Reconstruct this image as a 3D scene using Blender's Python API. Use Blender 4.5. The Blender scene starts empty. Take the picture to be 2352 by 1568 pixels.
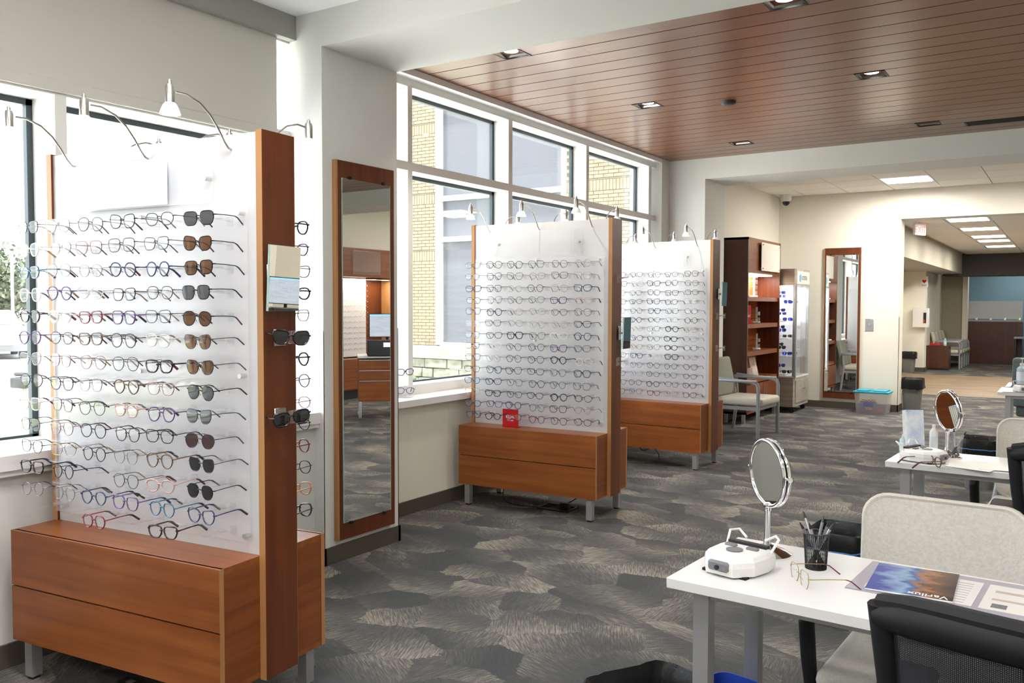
import bpy, bmesh, math, random
from mathutils import Vector, Matrix, noise
random.seed(7)
S = bpy.context.scene
COL = S.collection
PI = math.pi
# ------------------------------------------------------------------ camera
cd = bpy.data.cameras.new('camera'); cam = bpy.data.objects.new('camera', cd); COL.objects.link(cam)
yaw, pitch, roll, fpx = 0.5776, -0.0411, 0.0024, 1983.1
cy_, sy_ = math.cos(yaw), math.sin(yaw)
F = Vector((-sy_*math.cos(pitch), cy_*math.cos(pitch), math.sin(pitch)))
R = Vector((cy_, sy_, 0)); U = R.cross(F)
R2 = math.cos(roll)*R+math.sin(roll)*U; U2 = -math.sin(roll)*R+math.cos(roll)*U
M = Matrix((R2, U2, -F)).transposed().to_4x4(); M.translation = Vector((3.9891, 0, 1.5))
cam.matrix_world = M
cd.sensor_width = 36; cd.lens = fpx/2352*36; cd.clip_start = .02; cd.clip_end = 400
cd.dof.use_dof = False
S.camera = cam
# ------------------------------------------------------------------ light
wd = bpy.data.worlds.new('world'); S.world = wd; wd.use_nodes = True
bg = wd.node_tree.nodes['Background']; bg.inputs[0].default_value = (.90, .95, 1, 1); bg.inputs[1].default_value = 3.2
sd = bpy.data.lights.new('sun', 'SUN'); sd.energy = 11.0; sd.angle = math.radians(4); sd.color = (1, .97, .93)
sun = bpy.data.objects.new('sun', sd); COL.objects.link(sun)
sun.rotation_euler = Vector((-.12, .22, -1)).to_track_quat('-Z', 'Y').to_euler()
S.view_settings.view_transform = 'Standard'; S.view_settings.look = 'None'
S.view_settings.gamma = 1; S.view_settings.use_curve_mapping = False
S.view_settings.exposure = 1.0
def area(name, loc, sx, sy, power, color=(1, .97, .92), rot=(0, 0, 0)):
    l = bpy.data.lights.new(name, 'AREA'); l.shape = 'RECTANGLE'; l.size = sx; l.size_y = sy; l.energy = power; l.color = color
    o = bpy.data.objects.new(name, l); o.location = loc; o.rotation_euler = rot; COL.objects.link(o); return o
# fill panels added over the unseen near room, each just under its diffuser
FILL_PANELS = [(2.2, 1.2), (4.8, 1.2), (2.2, -1.6), (4.8, -1.6)]
for a, b in FILL_PANELS: area('fill_panel_light', (a, b, 3.135), 1.1, .5, 11)
for a, b in ((2.1, 12.33), (4.6, 12.33)): area('tile_panel_light', (a, b, 3.10), .5, .55, 38, (1, .94, .86))
for b in (14.67, 16.4, 18.1, 19.6, 21.3): area('far_panel_and_fill_light', (2.62, b, 2.76), .5, .55, 24, (1, .93, .82))
# ------------------------------------------------------------------ materials
def nt(name):
    m = bpy.data.materials.new(name); m.use_nodes = True
    return m, m.node_tree.nodes, m.node_tree.links, m.node_tree.nodes['Principled BSDF']
def mat(name, col, rough=.6, metal=0., spec=.5, emit=None, es=0., bump=0., bscale=200., alpha=1., trans=0.):
    m, n, l, b = nt(name)
    b.inputs['Base Color'].default_value = (*col, 1); b.inputs['Roughness'].default_value = rough
    b.inputs['Metallic'].default_value = metal; b.inputs['Specular IOR Level'].default_value = spec
    b.inputs['Transmission Weight'].default_value = trans; b.inputs['Alpha'].default_value = alpha
    if emit: b.inputs['Emission Color'].default_value = (*emit, 1); b.inputs['Emission Strength'].default_value = es
    t = n.new('ShaderNodeTexCoord'); z = n.new('ShaderNodeTexNoise'); z.inputs['Scale'].default_value = bscale
    l.new(t.outputs['Object'], z.inputs['Vector'])
    if bump:
        u = n.new('ShaderNodeBump'); u.inputs['Strength'].default_value = bump; u.inputs['Distance'].default_value = .002
        l.new(z.outputs['Fac'], u.inputs['Height']); l.new(u.outputs[0], b.inputs['Normal'])
    else:
        r = n.new('ShaderNodeMapRange'); r.inputs['To Min'].default_value = rough*.93; r.inputs['To Max'].default_value = min(1, rough*1.07)
        l.new(z.outputs['Fac'], r.inputs['Value']); l.new(r.outputs[0], b.inputs['Roughness'])
    return m
def woodmat(name, dark, light, axis='x', rough=.35, spec=.5, fine=1.):
    m, n, l, b = nt(name)
    t = n.new('ShaderNodeTexCoord'); mp = n.new('ShaderNodeMapping')
    s = {'x': (1.2, 26, 26), 'y': (26, 1.2, 26), 'z': (22, 22, 1.0)}[axis]
    mp.inputs['Scale'].default_value = [v*fine for v in s]
    z = n.new('ShaderNodeTexNoise'); z.inputs['Scale'].default_value = 1.0; z.inputs['Detail'].default_value = 7; z.inputs['Distortion'].default_value = .6
    z2 = n.new('ShaderNodeTexNoise'); z2.inputs['Scale'].default_value = 3.0
    oi = n.new('ShaderNodeObjectInfo'); ad = n.new('ShaderNodeVectorMath'); ad.operation = 'ADD'
    sc = n.new('ShaderNodeVectorMath'); sc.operation = 'SCALE'; sc.inputs['Scale'].default_value = 37.
    cb = n.new('ShaderNodeCombineXYZ')
    for k in range(3): l.new(oi.outputs['Random'], cb.inputs[k])
    l.new(cb.outputs[0], sc.inputs[0]); l.new(t.outputs['Object'], mp.inputs[0]); l.new(mp.outputs[0], ad.inputs[0]); l.new(sc.outputs[0], ad.inputs[1])
    l.new(ad.outputs[0], z.inputs['Vector']); l.new(t.outputs['Object'], z2.inputs['Vector'])
    mx = n.new('ShaderNodeMix'); mx.data_type = 'FLOAT'; mx.inputs[0].default_value = .35
    l.new(z.outputs['Fac'], mx.inputs[2]); l.new(z2.outputs['Fac'], mx.inputs[3])
    r = n.new('ShaderNodeValToRGB'); r.color_ramp.elements[0].position = .33; r.color_ramp.elements[1].position = .67
    r.color_ramp.elements[0].color = (*dark, 1); r.color_ramp.elements[1].color = (*light, 1)
    l.new(mx.outputs[0], r.inputs[0]); l.new(r.outputs[0], b.inputs['Base Color'])
    b.inputs['Roughness'].default_value = rough; b.inputs['Specular IOR Level'].default_value = spec
    return m
def glassy(name, tint=(1, 1, 1), refl=(1, 1, 1), rough=0.02, ior=1.45, white=0., edge=.75):
    m, n, l, b = nt(name); n.remove(b); o = n['Material Output']
    tr = n.new('ShaderNodeBsdfTransparent'); tr.inputs[0].default_value = (*tint, 1)
    g = n.new('ShaderNodeBsdfGlossy'); g.inputs[0].default_value = (*refl, 1); g.inputs['Roughness'].default_value = rough
    lw = n.new('ShaderNodeLayerWeight'); lw.inputs['Blend'].default_value = .5
    pw = n.new('ShaderNodeMath'); pw.operation = 'POWER'; pw.inputs[1].default_value = 4.; l.new(lw.outputs['Facing'], pw.inputs[0])
    f = n.new('ShaderNodeMapRange'); f.inputs['To Min'].default_value = .035; f.inputs['To Max'].default_value = edge; l.new(pw.outputs[0], f.inputs['Value'])
    mx = n.new('ShaderNodeMixShader'); l.new(f.outputs[0], mx.inputs[0]); l.new(tr.outputs[0], mx.inputs[1]); l.new(g.outputs[0], mx.inputs[2])
    out = mx
    if white:
        d = n.new('ShaderNodeBsdfDiffuse'); d.inputs[0].default_value = (.9, .9, .92, 1)
        m2 = n.new('ShaderNodeMixShader'); m2.inputs[0].default_value = white; l.new(mx.outputs[0], m2.inputs[1]); l.new(d.outputs[0], m2.inputs[2]); out = m2
    l.new(out.outputs[0], o.inputs[0]); return m
def fabric(name, c1, c2, scale=260., rough=.95):
    m, n, l, b = nt(name)
    t = n.new('ShaderNodeTexCoord')
    outs = []
    for s in ((scale*2.2, scale*.5, scale*2.2), (scale*.5, scale*2.2, scale*.5)):
        mp = n.new('ShaderNodeMapping'); mp.inputs['Scale'].default_value = s
        z = n.new('ShaderNodeTexNoise'); z.inputs['Scale'].default_value = 1; z.inputs['Detail'].default_value = 2
        l.new(t.outputs['Object'], mp.inputs[0]); l.new(mp.outputs[0], z.inputs['Vector']); outs.append(z)
    mx = n.new('ShaderNodeMix'); mx.data_type = 'FLOAT'; mx.inputs[0].default_value = .5
    l.new(outs[0].outputs['Fac'], mx.inputs[2]); l.new(outs[1].outputs['Fac'], mx.inputs[3])
    r = n.new('ShaderNodeValToRGB'); r.color_ramp.elements[0].position = .38; r.color_ramp.elements[1].position = .6
    r.color_ramp.elements[0].color = (*c1, 1); r.color_ramp.elements[1].color = (*c2, 1)
    l.new(mx.outputs[0], r.inputs[0]); l.new(r.outputs[0], b.inputs['Base Color']); b.inputs['Roughness'].default_value = rough
    b.inputs['Specular IOR Level'].default_value = .2
    return m
def carpetmat():
    m, n, l, b = nt('carpet_patchwork')
    t = n.new('ShaderNodeTexCoord'); mp = n.new('ShaderNodeMapping'); mp.inputs['Rotation'].default_value = (0, 0, .5); mp.inputs['Scale'].default_value = (3.0, 4.0, 1)
    wz = n.new('ShaderNodeTexNoise'); wz.inputs['Scale'].default_value = 1.3
    l.new(t.outputs['Object'], mp.inputs[0])
    vo = n.new('ShaderNodeTexVoronoi'); vo.voronoi_dimensions = '2D'; vo.distance = 'MANHATTAN'; vo.inputs['Scale'].default_value = 1.0; vo.inputs['Randomness'].default_value = 1
    dn = n.new('ShaderNodeTexNoise'); dn.inputs['Scale'].default_value = 1; dn.inputs['Detail'].default_value = 2
    dm = n.new('ShaderNodeMapping'); dm.inputs['Scale'].default_value = (14, 90, 1); dm.inputs['Rotation'].default_value = (0, 0, .9); l.new(t.outputs['Object'], dm.inputs[0]); l.new(dm.outputs[0], dn.inputs['Vector'])
    dv = n.new('ShaderNodeVectorMath'); dv.operation = 'MULTIPLY_ADD'; l.new(dn.outputs['Color'], dv.inputs[0]); dv.inputs[1].default_value = (.16, .16, 0); l.new(mp.outputs[0], dv.inputs[2])
    l.new(dv.outputs[0], vo.inputs['Vector'])
    sp = n.new('ShaderNodeSeparateColor'); l.new(vo.outputs['Color'], sp.inputs[0])
    # hatch strokes whose direction changes from patch to patch
    ang = n.new('ShaderNodeMath'); ang.operation = 'MULTIPLY'; ang.inputs[1].default_value = 2.4; l.new(sp.outputs[0], ang.inputs[0])
    vr = n.new('ShaderNodeVectorRotate'); vr.rotation_type = 'Z_AXIS'; l.new(t.outputs['Object'], vr.inputs['Vector']); l.new(ang.outputs[0], vr.inputs['Angle'])
    m2 = n.new('ShaderNodeMapping'); m2.inputs['Scale'].default_value = (13, 135, 1); l.new(vr.outputs[0], m2.inputs[0])
    h = n.new('ShaderNodeTexNoise'); h.inputs['Scale'].default_value = 1; h.inputs['Detail'].default_value = 3; l.new(m2.outputs[0], h.inputs['Vector'])
    big = n.new('ShaderNodeTexNoise'); big.inputs['Scale'].default_value = 2.2; l.new(t.outputs['Object'], big.inputs['Vector'])
    fz = n.new('ShaderNodeTexNoise'); fz.inputs['Scale'].default_value = 260; fz.inputs['Detail'].default_value = 1; l.new(t.outputs['Object'], fz.inputs['Vector'])
    def mth(op, a, bb):
        x = n.new('ShaderNodeMath'); x.operation = op
        for k, v in enumerate((a, bb)):
            if isinstance(v, (int, float)): x.inputs[k].default_value = v
            else: l.new(v, x.inputs[k])
        return x.outputs[0]
    rel = n.new('ShaderNodeVectorMath'); rel.operation = 'SUBTRACT'; l.new(dv.outputs[0], rel.inputs[0]); l.new(vo.outputs['Position'], rel.inputs[1])
    rr = n.new('ShaderNodeVectorRotate'); rr.rotation_type = 'Z_AXIS'; l.new(rel.outputs[0], rr.inputs['Vector']); l.new(mth('MULTIPLY', sp.outputs[2], 6.28), rr.inputs['Angle'])
    sx = n.new('ShaderNodeSeparateXYZ'); l.new(rr.outputs[0], sx.inputs[0])
    gr = n.new('ShaderNodeMapRange'); gr.inputs['From Min'].default_value = -.25; gr.inputs['From Max'].default_value = .6; l.new(sx.outputs[0], gr.inputs['Value'])
    pv = mth('ADD', mth('MULTIPLY', sp.outputs[1], .42), mth('MULTIPLY', gr.outputs[0], .42))
    v = mth('MULTIPLY', mth('MULTIPLY', pv, h.outputs['Fac']), 2.0)
    v = mth('ADD', v, mth('MULTIPLY', h.outputs['Fac'], .55))
    v = mth('ADD', v, mth('MULTIPLY', big.outputs['Fac'], .2))
    v = mth('ADD', v, mth('MULTIPLY', fz.outputs['Fac'], 1.0))
    r = n.new('ShaderNodeMapRange'); r.inputs['From Min'].default_value = .82; r.inputs['From Max'].default_value = 1.85; l.new(v, r.inputs['Value'])
    cr = n.new('ShaderNodeValToRGB'); e = cr.color_ramp.elements
    e[0].color = (.060, .064, .068, 1); e[1].color = (.30, .272, .232, 1)
    q = cr.color_ramp.elements.new(.45); q.color = (.105, .103, .100, 1)
    l.new(r.outputs[0], cr.inputs[0]); l.new(cr.outputs[0], b.inputs['Base Color']); b.inputs['Roughness'].default_value = 1; b.inputs['Specular IOR Level'].default_value = .1
    bu = n.new('ShaderNodeBump'); bu.inputs['Strength'].default_value = .5; bu.inputs['Distance'].default_value = .004; l.new(fz.outputs['Fac'], bu.inputs['Height']); l.new(bu.outputs[0], b.inputs['Normal'])
    return m
def noisecol(name, c1, c2, scale, rough=.9, stretch=(1, 1, 1), rot=0, detail=4, bump=0.):
    m, n, l, b = nt(name)
    t = n.new('ShaderNodeTexCoord'); mp = n.new('ShaderNodeMapping'); mp.inputs['Scale'].default_value = stretch; mp.inputs['Rotation'].default_value = (0, 0, rot)
    z = n.new('ShaderNodeTexNoise'); z.inputs['Scale'].default_value = scale; z.inputs['Detail'].default_value = detail
    l.new(t.outputs['Object'], mp.inputs[0]); l.new(mp.outputs[0], z.inputs['Vector'])
    r = n.new('ShaderNodeValToRGB'); r.color_ramp.elements[0].position = .35; r.color_ramp.elements[1].position = .65
    r.color_ramp.elements[0].color = (*c1, 1); r.color_ramp.elements[1].color = (*c2, 1)
    l.new(z.outputs['Fac'], r.inputs[0]); l.new(r.outputs[0], b.inputs['Base Color']); b.inputs['Roughness'].default_value = rough
    if bump:
        u = n.new('ShaderNodeBump'); u.inputs['Strength'].default_value = bump; u.inputs['Distance'].default_value = .01; l.new(z.outputs['Fac'], u.inputs['Height']); l.new(u.outputs[0], b.inputs['Normal'])
    return m
WALL = mat('painted_wall', (.74, .745, .715), .7, bump=.08, bscale=300)
WALLC = mat('cream_wall', (.82, .785, .69), .7, bump=.08, bscale=300)
TRIM = mat('window_trim', (.80, .80, .77), .5)
SILL = mat('sill_stone', (.82, .81, .80), .35)
BASE = mat('baseboard_rubber', (.085, .072, .055), .5)
CEILW = mat('ceiling_paint', (.93, .93, .93), .8)
TILE = mat('ceiling_tile', (.88, .85, .79), .95, bump=.3, bscale=140)
GRID = mat('ceiling_grid', (.62, .55, .47), .6)
PLANK = woodmat('ceiling_plank', (.135, .043, .016), (.205, .070, .027), 'x', rough=.30, spec=.7)
PLANK.node_tree.nodes['Principled BSDF'].inputs['Coat Weight'].default_value = .2; PLANK.node_tree.nodes['Principled BSDF'].inputs['Coat Roughness'].default_value = .25
GAP = mat('plank_gap', (.16, .04, .015), .7)
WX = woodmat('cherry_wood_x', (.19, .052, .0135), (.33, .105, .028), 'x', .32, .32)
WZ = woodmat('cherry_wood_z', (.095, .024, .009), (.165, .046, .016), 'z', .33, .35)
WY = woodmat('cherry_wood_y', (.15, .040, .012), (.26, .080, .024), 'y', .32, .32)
WEDGE = woodmat('cherry_edge', (.38, .18, .065), (.47, .24, .09), 'z', .35)
WDARK = woodmat('dark_cherry', (.055, .016, .008), (.095, .029, .013), 'z', .35)
WGREY = woodmat('grey_oak', (.25, .23, .19), (.42, .39, .33), 'x', .5)
METAL = mat('satin_nickel', (.62, .60, .57), .28, 1.)
ALU = mat('brushed_aluminium', (.50, .51, .53), .38, .7)
GREYM = mat('grey_powder_coat', (.33, .35, .37), .45, .3)
CHROME = mat('chrome', (.88, .88, .90), .05, 1.)
MIRR = mat('mirror_glass', (.90, .92, .90), .004, 1.)
MEDGE = mat('mirror_edge', (.35, .55, .52), .15)
BLACK = mat('black_plastic', (.012, .012, .014), .4)
BLACKM = mat('black_rubber', (.012, .012, .014), .6, spec=.25)
DFR = mat('dark_window_frame', (.03, .05, .06), .4)
WHITE = mat('white_laminate', (.74, .735, .73), .3)
PANEL = mat('display_panel_white', (.66, .66, .675), .22, emit=(1, 1, 1), es=.0)
WPLAS = mat('white_plastic', (.78, .78, .76), .35)
GPLAS = mat('grey_plastic', (.17, .17, .19), .4)
ACRYL = glassy('clear_acrylic', (.985, .985, .99), rough=.02, white=.05, edge=.4)
FROST = glassy('frosted_acrylic', (.985, .985, .99), rough=.10, white=.14, edge=.25)
GLASS = glassy('window_glass', (.97, .98, .98), ior=1.5)
LENS = glassy('clear_lens', (.97, .98, .98), ior=1.5, white=.06)
LAMPW = mat('lamp_shade', (.9, .9, .9), .4, emit=(1, .97, .92), es=.12)
SBULB = mat('spot_bulb', (1, 1, 1), .4, emit=(1, .95, .86), es=1.6)
BULB = mat('lamp_bulb', (1, 1, 1), .4, emit=(1, .95, .86), es=9)
PANEM = mat('light_diffuser', (1, 1, 1), .4, emit=(1, .97, .97), es=7)
LED = mat('led_strip', (1, 1, 1), .4, emit=(.95, .97, 1), es=5)
CARPET = carpetmat()
SHADE = mat('roller_shade', (.66, .64, .59), .9, bump=.15, bscale=500)
FASC = mat('fascia_grey', (.36, .36, .33), .6)
n_ = SHADE.node_tree.nodes; tl_ = n_.new('ShaderNodeBsdfTranslucent'); tl_.inputs[0].default_value = (.55, .52, .45, 1); ms_ = n_.new('ShaderNodeMixShader'); ms_.inputs[0].default_value = .06
SHADE.node_tree.links.new(n_['Principled BSDF'].outputs[0], ms_.inputs[1]); SHADE.node_tree.links.new(tl_.outputs[0], ms_.inputs[2]); SHADE.node_tree.links.new(ms_.outputs[0], n_['Material Output'].inputs[0])
BEIGE = fabric('oatmeal_fabric', (.52, .50, .455), (.62, .595, .55), 150)
SAGE = fabric('sage_fabric', (.24, .25, .21), (.32, .33, .28), 200)
CREAMF = mat('cream_vinyl', (.55, .52, .44), .5)
MESH = mat('black_mesh', (.02, .021, .025), .5)
PAPER = mat('paper', (.82, .82, .80), .8)

# ------------------------------------------------------------------ mesh builder
class MB:
    def __init__(s): s.v = []; s.f = []; s.m = []; s.sm = []
    def add(s, vs, fs, mi=0, smooth=False, X=None):
        o = len(s.v)
        s.v += [tuple(X @ Vector(p)) if X else tuple(p) for p in vs]
        for f in fs: s.f.append([o+i for i in f]); s.m.append(mi); s.sm.append(smooth)
        return s
    def box(s, a, b, mi=0, X=None):
        x0, y0, z0 = a; x1, y1, z1 = b
        return s.add([(x0, y0, z0), (x1, y0, z0), (x1, y1, z0), (x0, y1, z0), (x0, y0, z1), (x1, y0, z1), (x1, y1, z1), (x0, y1, z1)],
                     [(0, 3, 2, 1), (4, 5, 6, 7), (0, 1, 5, 4), (1, 2, 6, 5), (2, 3, 7, 6), (3, 0, 4, 7)], mi, False, X)
    def rbox(s, a, b, r=.01, seg=2, mi=0, X=None):
        bm = bmesh.new(); bmesh.ops.create_cube(bm, size=1)
        for v in bm.verts: v.co = Vector([a[i]+(v.co[i]+.5)*(b[i]-a[i]) for i in range(3)])
        bmesh.ops.bevel(bm, geom=bm.edges[:], offset=r, segments=seg, profile=.5, affect='EDGES')
        bm.verts.index_update()
        s.add([tuple(v.co) for v in bm.verts], [[v.index for v in f.verts] for f in bm.faces], mi, True, X); bm.free(); return s
    def tube(s, pts, r, seg=8, mi=0, cap=True, closed=False, X=None, up=None):
        pts = [Vector(p) for p in pts]; n = len(pts); vs = []; fs = []
        rr = r if isinstance(r, (list, tuple)) else [r]*n
        prev = None
        for i, p in enumerate(pts):
            if closed: d = pts[(i+1) % n]-pts[i-1]
            else: d = pts[min(i+1, n-1)]-pts[max(i-1, 0)]
            if d.length < 1e-9: d = Vector((0, 0, 1))
            d.normalize()
            if prev is None:
                u = up and Vector(up) or (Vector((0, 0, 1)) if abs(d.z) < .9 else Vector((1, 0, 0)))
            else: u = prev
            u = u-d*u.dot(d)
            if u.length < 1e-6: u = Vector((1, 0, 0))-d*d.x
            u.normalize(); prev = u; w = d.cross(u)
            for k in range(seg):
                t = 2*PI*(k+.5)/seg; vs.append(p+(u*math.cos(t)+w*math.sin(t))*rr[i])
        m = n if closed else n-1
        for i in range(m):
            j = (i+1) % n
            for k in range(seg):
                a = i*seg+k; b_ = i*seg+(k+1) % seg; c = j*seg+(k+1) % seg; e = j*seg+k
                fs.append((a, b_, c, e))
        if cap and not closed: fs.append(list(range(seg))[::-1]); fs.append([(n-1)*seg+k for k in range(seg)])
        return s.add(vs, fs, mi, seg > 4, X)
    def lathe(s, prof, seg=20, mi=0, X=None, cap=True):
        vs = []; fs = []
        for r, z in prof:
            for k in range(seg): t = 2*PI*k/seg; vs.append((r*math.cos(t), r*math.sin(t), z))
        for i in range(len(prof)-1):
            for k in range(seg): fs.append((i*seg+k, i*seg+(k+1) % seg, (i+1)*seg+(k+1) % seg, (i+1)*seg+k))
        if cap: fs.append(list(range(seg))[::-1]); fs.append([(len(prof)-1)*seg+k for k in range(seg)])
        return s.add(vs, fs, mi, True, X)
    def prism(s, poly, z0, z1, mi=0, X=None, smooth=False):
        n = len(poly)
        vs = [(x, y, z0) for x, y in poly]+[(x, y, z1) for x, y in poly]
        fs = [list(range(n))[::-1], list(range(n, 2*n))]+[(i, (i+1) % n, n+(i+1) % n, n+i) for i in range(n)]
        return s.add(vs, fs, mi, smooth, X)
    def build(s, name, mats, parent=None, loc=None, rz=None, **kw):
        me = bpy.data.meshes.new(name); me.from_pydata(s.v, [], s.f)
        if not isinstance(mats, (list, tuple)): mats = [mats]
        for m in mats: me.materials.append(m)
        for p, mi, sm in zip(me.polygons, s.m, s.sm): p.material_index = mi; p.use_smooth = sm
        if any(s.sm):
            try: me.set_sharp_from_angle(angle=math.radians(40))
            except Exception: pass
        me.update()
        return obj(name, me, parent, loc, rz, **kw)
def obj(name, me, parent=None, loc=None, rz=None, kind=None, label=None, cat=None, group=None):
    o = bpy.data.objects.new(name, me); COL.objects.link(o)
    if parent: o.parent = parent
    if loc is not None: o.location = loc
    if rz is not None: o.rotation_euler = rz if isinstance(rz, (tuple, list)) else (0, 0, rz)
    if kind: o['kind'] = kind
    if label: o['label'] = label
    if cat: o['category'] = cat
    if group: o['group'] = group
    return o
def thing(name, label, cat, loc=(0, 0, 0), rz=0, group=None): return obj(name, None, None, loc, rz, None, label, cat, group)
def struct(name, mb, m, parent=None): return mb.build(name, m, parent, kind='structure' if parent is None else None)
def T(x=0, y=0, z=0): return Matrix.Translation((x, y, z))
def Rz(a): return Matrix.Rotation(a, 4, 'Z')
def Rx(a): return Matrix.Rotation(a, 4, 'X')
def Ry(a): return Matrix.Rotation(a, 4, 'Y')
def textmesh(txt, size, name, m, parent, loc, rot, ext=.0006, **kw):
    c = bpy.data.curves.new(name, 'FONT'); c.body = txt; c.size = size; c.extrude = ext; c.align_x = 'CENTER'; c.align_y = 'CENTER'; c.resolution_u = 3
    o = bpy.data.objects.new('tmp', c); COL.objects.link(o)
    bpy.context.view_layer.update()
    me = bpy.data.meshes.new_from_object(o.evaluated_get(bpy.context.evaluated_depsgraph_get()))
    bpy.data.objects.remove(o); bpy.data.curves.remove(c)
    me.name = name; me.materials.clear(); me.materials.append(m)
    return obj(name, me, parent, loc, rot, **kw)
def copytree(o, parent=None):
    c = o.copy(); COL.objects.link(c)
    if parent: c.parent = parent
    for ch in o.children: copytree(ch, c)
    return c

# ------------------------------------------------------------------ the room
YB1, YB2, YB3, YF = 4.178, 9.685, 10.347, 13.29
XR = 7.0; YN = -4.0; XW = -.17; XL = .14; ZW = 3.218; ZB = 2.957
struct('floor', MB().box((-.34, YN-.2, -.12), (XR+.2, 16.3, 0)), CARPET)
WOODF = noisecol('floor_stripe_wood', (.10, .07, .042), (.30, .21, .125), 1, .6, (1.2, 14, 1), -.45)
struct('floor_2', MB().box((-.3, 16.3, -.12), (XR, 21.2, 0)), WOODF)
struct('floor_3', MB().box((-.3, 21.2, -.12), (XR, 28.3, 0)), CARPET)
# ceiling of the near bay
cl = struct('ceiling_1', MB().box((-.02, YN, 3.157), (XR, 3.535, 3.34)), CEILW)
for i, (a, b) in enumerate(FILL_PANELS):
    t = thing('fill_panel', 'flat white rectangular fill panel added in the near plaster ceiling, %s' % ('first', 'second', 'third', 'fourth')[i], 'ceiling light', (a, b, 3.157), 0, 'added fill panels over the near bay')
    MB().box((-.62, -.32, -.012), (.62, .32, 0)).build('panel_frame', WHITE, t)
    MB().box((-.58, -.28, -.016), (.58, .28, -.011)).build('diffuser', PANEM, t)
# beams
struct('wall_beam_near', MB().box((-.4, 3.535, ZB), (XR, YB1, 3.42)), WALL)
struct('wall_beam_far', MB().box((.352, YB2, 2.979), (XR, YB3, 3.42)), WALL)
struct('wall_column', MB().box((.14, 3.535, 0), (.4005, YB1, ZB)).box((-.4, 4.0, 0), (.139, YB1, ZB)), WALL)
cg = struct('trim_1', MB().box((.397, 3.53, .1), (.404, 3.575, 1.354)).box((.36, 3.531, .1), (.404, 3.537, 1.354)), WALL)
cg = struct('trim_2', MB().box((.397, 4.135, .1), (.404, 4.182, 1.36)).box((.36, 4.176, .1), (.404, 4.182, 1.36)), WALL)
# far pier
struct('wall_pier', MB().box((-.5, 9.46, -.1), (-.0917, YB2+.1, 3.42)).box((-.3, YB2, 0), (.352, YB3, 3.42)), WALL)
# left bay window wall
struct('wall_left_near', MB().box((-.3, YN, -.15), (.32, 3.8, .80)), WALL)
struct('wall_left_top', MB().box((-.22, YN, 3.08), (.14, 4.0, 3.42)).box((.141, YN, 3.02), (.2, 3.534, 3.157)), [FASC])
# trims of the left bay
def bay(name, x0, x1, ys, zs, glassx, y0, y1):
    """vertical mullions ys=[(a,b)], rails zs=[(a,b)]; front plane x1, glass plane glassx"""
    w = obj(name, None, kind='structure')
    for a, b in ys: MB().box((x0, a, zs[0][0]), (x1, b, zs[-1][1])).build('window_mullion', TRIM, w)
    yy = [y0]+[v for p in ys for v in p]+[y1]
    for a, b in zs:
        for i in range(0, len(yy), 2): MB().box((x0, yy[i], a), (x1, yy[i+1], b)).build('window_rail', TRIM, w)
    for i in range(0, len(yy), 2):
        a, b = yy[i], yy[i+1]
        if b-a < .1: continue
        for (c, d), (e, g) in zip(zs[:-1], zs[1:]):
            f = MB(); t = .028
            for p, q in (((a, d), (a+t, e)), ((b-t, d), (b, e)), ((a, d), (b, d+.012)), ((a, e-t), (b, e))):
                f.box((glassx-.02, p[0], p[1]), (glassx+.012, q[0], q[1]))
            f.build('pane_frame', DFR, w)
            MB().box((glassx-.006, a+.01, d+.005), (glassx, b-.01, e-.01)).build('pane', GLASS, w)
    return w
struct('wall_left_light_block', MB().box((-.22, YN, .8), (.14, .30, 3.05)), WALL)  # unseen wall in place of windows, added to cut side light on the displays
bay('window_1', -.1, .14, [(2.152, 2.206)], [(.80, .89), (2.44, 2.51), (3.01, 3.08)], -.06, .30, 4.0)
bay('window_2', -.37, XW, [(4.966, 5.017), (6.32, 6.382), (7.745, 7.80), (9.265, 9.34)], [(.78, .905), (2.50, 2.563), (3.115, 3.172)], -.335, YB1, 9.46)
struct('wall_left_far', MB().box((-.3, YB1, -.15), (0, 9.46, .80)), WALLC)
struct('wall_left_header', MB().box((-.42, YB1, 3.172), (-.0917, 9.46, 3.42)), CEILW)
struct('trim_3', MB().box((-.18, YN, .825), (.38, 3.535, .888)).box((.33, YN, .80), (.365, 3.535, .825)), SILL)
struct('trim_4', MB().box((-.32, YB1, .785), (.07, 9.46, .832)), SILL)
# roller blind
bl = thing('roller_blind', 'pale beige roller blind drawn down over the top of the nearest windows', 'blind', (.15, 0, 0))
MB().box((0, -.3, 2.505), (.004, 3.428, 3.05)).build('blind_fabric', SHADE, bl)
MB().rbox((-.008, -.3, 2.45), (.014, 3.428, 2.506), .006, 1).build('bottom_bar', SHADE, bl)
# baseboards
def baseb(name, *boxes):
    m = MB()
    for a, b in boxes: m.box((a[0], a[1], 0), (b[0], b[1], .10))
    struct(name, m, BASE)
baseb('baseboard_left_near', ((.31, YN), (.332, 3.535)))
baseb('baseboard_column', ((.14, 3.523), (.412, 3.54)), ((.395, 3.523), (.412, 4.19)), ((.0, 4.17), (.412, 4.19)))
baseb('baseboard_left_far', ((-.01, 4.19), (.012, 9.46)))
baseb('baseboard_pier', ((-.1, 9.45), (-.08, 9.7)), ((-.1, 9.67), (.364, 9.69)), ((.34, 9.67), (.364, YB3)))
baseb('baseboard_room_left', ((.165, YB3), (.19, YF)))
baseb('baseboard_far', ((.17, YF-.014), (1.905, YF+.01)), ((1.89, YF-.014), (1.909, 13.62)))
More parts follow.
